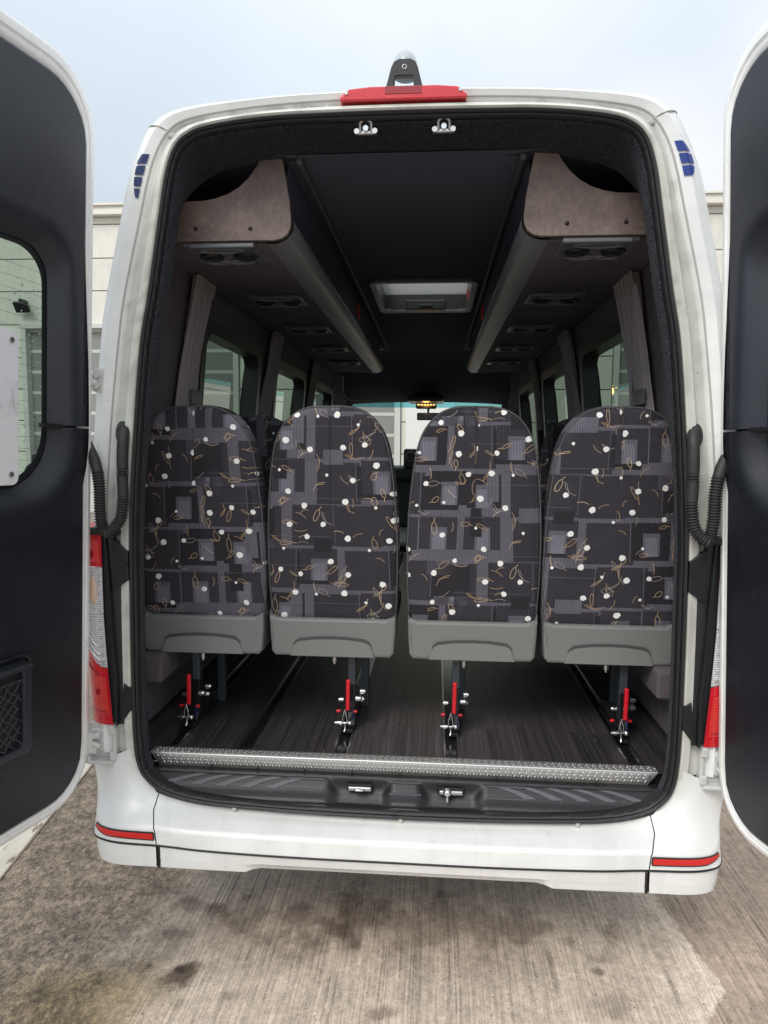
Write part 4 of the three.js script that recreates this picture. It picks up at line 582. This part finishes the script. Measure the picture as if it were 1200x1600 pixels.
const backGeo = (() => { // seat back seen from behind: narrow rounded top, full waist
  const half = cat([[0, 1.792], [.07, 1.789], [.125, 1.768], [.165, 1.728], [.192, 1.675], [.209, 1.60], [.222, 1.50], [.230, 1.40], [.233, 1.30], [.231, 1.18], [.227, 1.09], [.224, 1.035]], 6), base = [.16, 1.020];
  const right = half.concat([[.215, 1.024], base]), loop = right.concat(right.slice(1).reverse().map(([x, y]) => [-x, y])), C = [0, 1.40];
  const lean = (y) => -.045 + .085 * clamp((y - 1.0) / .8), row = (k, z) => loop.map(([x, y]) => { const X = lerp(C[0], x, k), Y = lerp(C[1], y, k); return [X, Y, z + lean(Y)]; });
  const ins = (d, z) => loop.map(([x, y]) => { const l = Math.hypot(x - C[0], (y - C[1])) || 1, k = 1 - d / l; return [lerp(C[0], x, k), lerp(C[1], y, k), z + lean(lerp(C[1], y, k))]; });
  const rows = [row(.001, -.135), row(.6, -.135), ins(.03, -.12), ins(.006, -.10), ins(0, -.075), ins(0, -.04), ins(.003, -.018), ins(.010, -.005), ins(.022, .002), ins(.05, .007), row(.62, .010), row(.3, .012), row(.001, .012)];
  const g = loft(rows, { closed: true }), p = g.attributes.position, u = g.attributes.uv; for (let i = 0; i < p.count; i++) u.setXY(i, p.getX(i) + .35 * p.getZ(i) * Math.sign(p.getX(i)), p.getY(i));
  const pipe = ins(.006, -.008); return { g, pipe: new THREE.TubeGeometry(new THREE.CatmullRomCurve3(pipe.filter((q, i) => q[1] > 1.04).map(V)), 160, .0026, 6) };
})();
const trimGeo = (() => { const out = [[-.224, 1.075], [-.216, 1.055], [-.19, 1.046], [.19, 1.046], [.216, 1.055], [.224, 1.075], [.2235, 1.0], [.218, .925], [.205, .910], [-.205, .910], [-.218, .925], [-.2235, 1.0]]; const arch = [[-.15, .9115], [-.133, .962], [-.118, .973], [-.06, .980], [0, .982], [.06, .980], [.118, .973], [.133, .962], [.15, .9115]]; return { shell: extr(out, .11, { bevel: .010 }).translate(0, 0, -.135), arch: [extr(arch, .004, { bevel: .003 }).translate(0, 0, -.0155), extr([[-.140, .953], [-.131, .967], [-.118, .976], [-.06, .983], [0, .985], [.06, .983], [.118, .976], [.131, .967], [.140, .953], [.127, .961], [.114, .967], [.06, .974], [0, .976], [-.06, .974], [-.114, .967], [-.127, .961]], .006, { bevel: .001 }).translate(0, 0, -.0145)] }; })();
function seat(x, z, legX, label, ox, oy, group, lever) {
  const t = thing('passenger_seat', label, 'bus seat', [x, .64, z], group), fm = fabricMat(ox, oy), dy = -.64;
  const o = (g) => g.clone().translate(0, dy, 0);
  const b = part(t, 'backrest', o(backGeo.g), fm); part(b, 'piping', o(backGeo.pipe), std([.09, .088, .095], .8));
  const tr = part(t, 'lower_trim', o(trimGeo.shell), M.trimGrey); part(tr, 'grip_recess', [o(trimGeo.arch[0])], std([.198, .205, .194], .5)); part(tr, 'painted_recess_shadow', o(trimGeo.arch[1]), std([.06, .062, .06], .6));  // dark strip over the arch: shade of the recess edge put in as colour
  part(t, 'cushion', boxUV(new RoundedBoxGeometry(.44, .13, .46, 4, .05).translate(0, 1.02 + dy, -.33)), fm);
  part(t, 'seat_pan', box(.40, .05, .42, 0, .93 + dy, -.32, .012), M.steelDark);
  if (!lever) { part(t, 'leg', [box(.03, .25, .03, legX, .79 + dy, -.1), box(.03, .25, .03, legX, .79 + dy, -.4)], M.steelDark); return t; }
  const L = legX, q = (g) => g.translate(0, dy, 0);
  part(t, 'leg', [q(box(.027, .21, .032, L + .018, .806, -.065, .003))], M.steelDark); part(t, 'leg', [q(box(.03, .27, .03, L + .045, .775, -.27, .003))], M.steelDark);
  const br = part(t, 'floor_bracket', [q(extr([[0, .645], [.30, .645], [.30, .68], [.10, .72], [.06, .80], [.035, .80], [.03, .70], [0, .665]].map(([a, y]) => [-a, y]), .022, { bevel: .002 }).rotateY(-Math.PI / 2).translate(L + .03, 0, -.01)), q(box(.036, .014, .30, L + .012, .648, -.14, .003))], M.blackGloss);
  br.geometry.computeBoundingBox();
  const bolts = []; for (const [y, zz, dx] of [[.756, -.03, .03], [.742, -.06, .038], [.768, -.07, .042], [.735, -.085, .03]]) bolts.push(q(cyl(.0105, .014, 'x', L + .012 + dx, y, zz, 10)), q(ball(.0085, L + .02 + dx, y, zz))); bolts.push(q(cyl(.0085, .014, 'x', L - .016, .750, -.03, 10)), q(ball(.007, L - .024, .750, -.03)));
  part(t, 'bracket_bolt', bolts, M.chrome);
  part(t, 'pan_bolt', [q(cyl(.011, .018, 'y', L + .045 * (L > 0 ? -1 : 1) * (Math.abs(L) > .06 ? 1 : 1), .892, -.05, 8)), q(cyl(.006, .022, 'y', L + .045 * (L > 0 ? -1 : 1), .885, -.05, 8))], M.zinc);
  for (const d of [.034, -.026]) part(t, 'locking_pin', q(cyl(.0055, .013, 'x', L + d, .711, -.02, 10)), M.redGrip);
  const lv = part(t, 'release_lever', [q(box(.0142, .112, .014, L + .0, .782, .008, .004).rotateZ(-.015))], M.redGrip, 'red plastic grip of the release lever');
  part(lv, 'lever_fork', [q(tube([[L, .728, .008], [L - .003, .715, .008], [L - .007, .70, .008], [L - .0075, .678, .008]], .0027, 14)), q(tube([[L, .728, .008], [L + .003, .715, .008], [L + .007, .70, .008], [L + .0075, .678, .008]], .0027, 14)), q(tube([[L, .678, .004], [L + .001, .66, .006], [L - .001, .648, .012]], .004, 10))], M.chrome);
  part(lv, 'fork_bolt', [q(cyl(.0045, .05, 'x', L - .002, .678, .006, 8)), q(ball(.0095, L + .018, .678, .006)), q(cyl(.0085, .014, 'x', L - .018, .678, .006, 8)), q(cyl(.006, .012, 'x', L - .029, .678, .006, 8))], M.chrome);
  part(lv, 'bracket_label', q(box(.002, .05, .028, L + .026, .69, -.03)), std([.02, .03, .16], .4));
  return t;
}
const ZR = -.288, rearG = 'rear row of four bus seats seen from behind', fwdG = 'second row seats partly hidden behind the rear row';
seat(-.724, ZR, -.056, 'leftmost patterned rear seat, partly hidden by the left door trim', .13, .05, rearG, 1);
seat(-.254, ZR, .048, 'patterned rear seat left of the aisle gap, second from the left door', .62, .4, rearG, 1);
seat(.237, ZR, -.070, 'patterned rear seat right of the aisle gap, second from the right door', .32, .71, rearG, 1);
seat(.705, ZR, .046, 'rightmost patterned rear seat, below the curtain with dark strap', .85, .22, rearG, 1);
seat(-.73, ZR - .76, .0, 'second row seat glimpsed between the two left rear seats', .4, .15, fwdG, 0);
seat(.775, ZR - .76, .0, 'second row seat glimpsed between the two right rear seats', .1, .6, fwdG, 0);
// belt guides on the second row seats
for (const [i, xs] of [[5, [-.53, -.50]], [6, [.60, .70]]]) { const st = scene.children.filter((o) => o.name.startsWith('passenger_seat'))[i - 1]; const p = st.position; for (const x of xs) part(st, 'belt_guide', [box(.035, .025, .05, x - p.x, 1.765 - p.y, -.96 - p.z, .008), bar([x - p.x, 1.755 - p.y, -.95 - p.z], [x - p.x, 1.50 - p.y, -.98 - p.z], .012)], M.blackPlastic); }

/* ---------- draw ---------- */
const renderer = new THREE.WebGLRenderer({ antialias: true });
renderer.toneMapping = THREE.LinearToneMapping; renderer.toneMappingExposure = EXPOSURE;
renderer.shadowMap.enabled = true; renderer.setSize(768, 1024);
renderer.render(scene, camera);
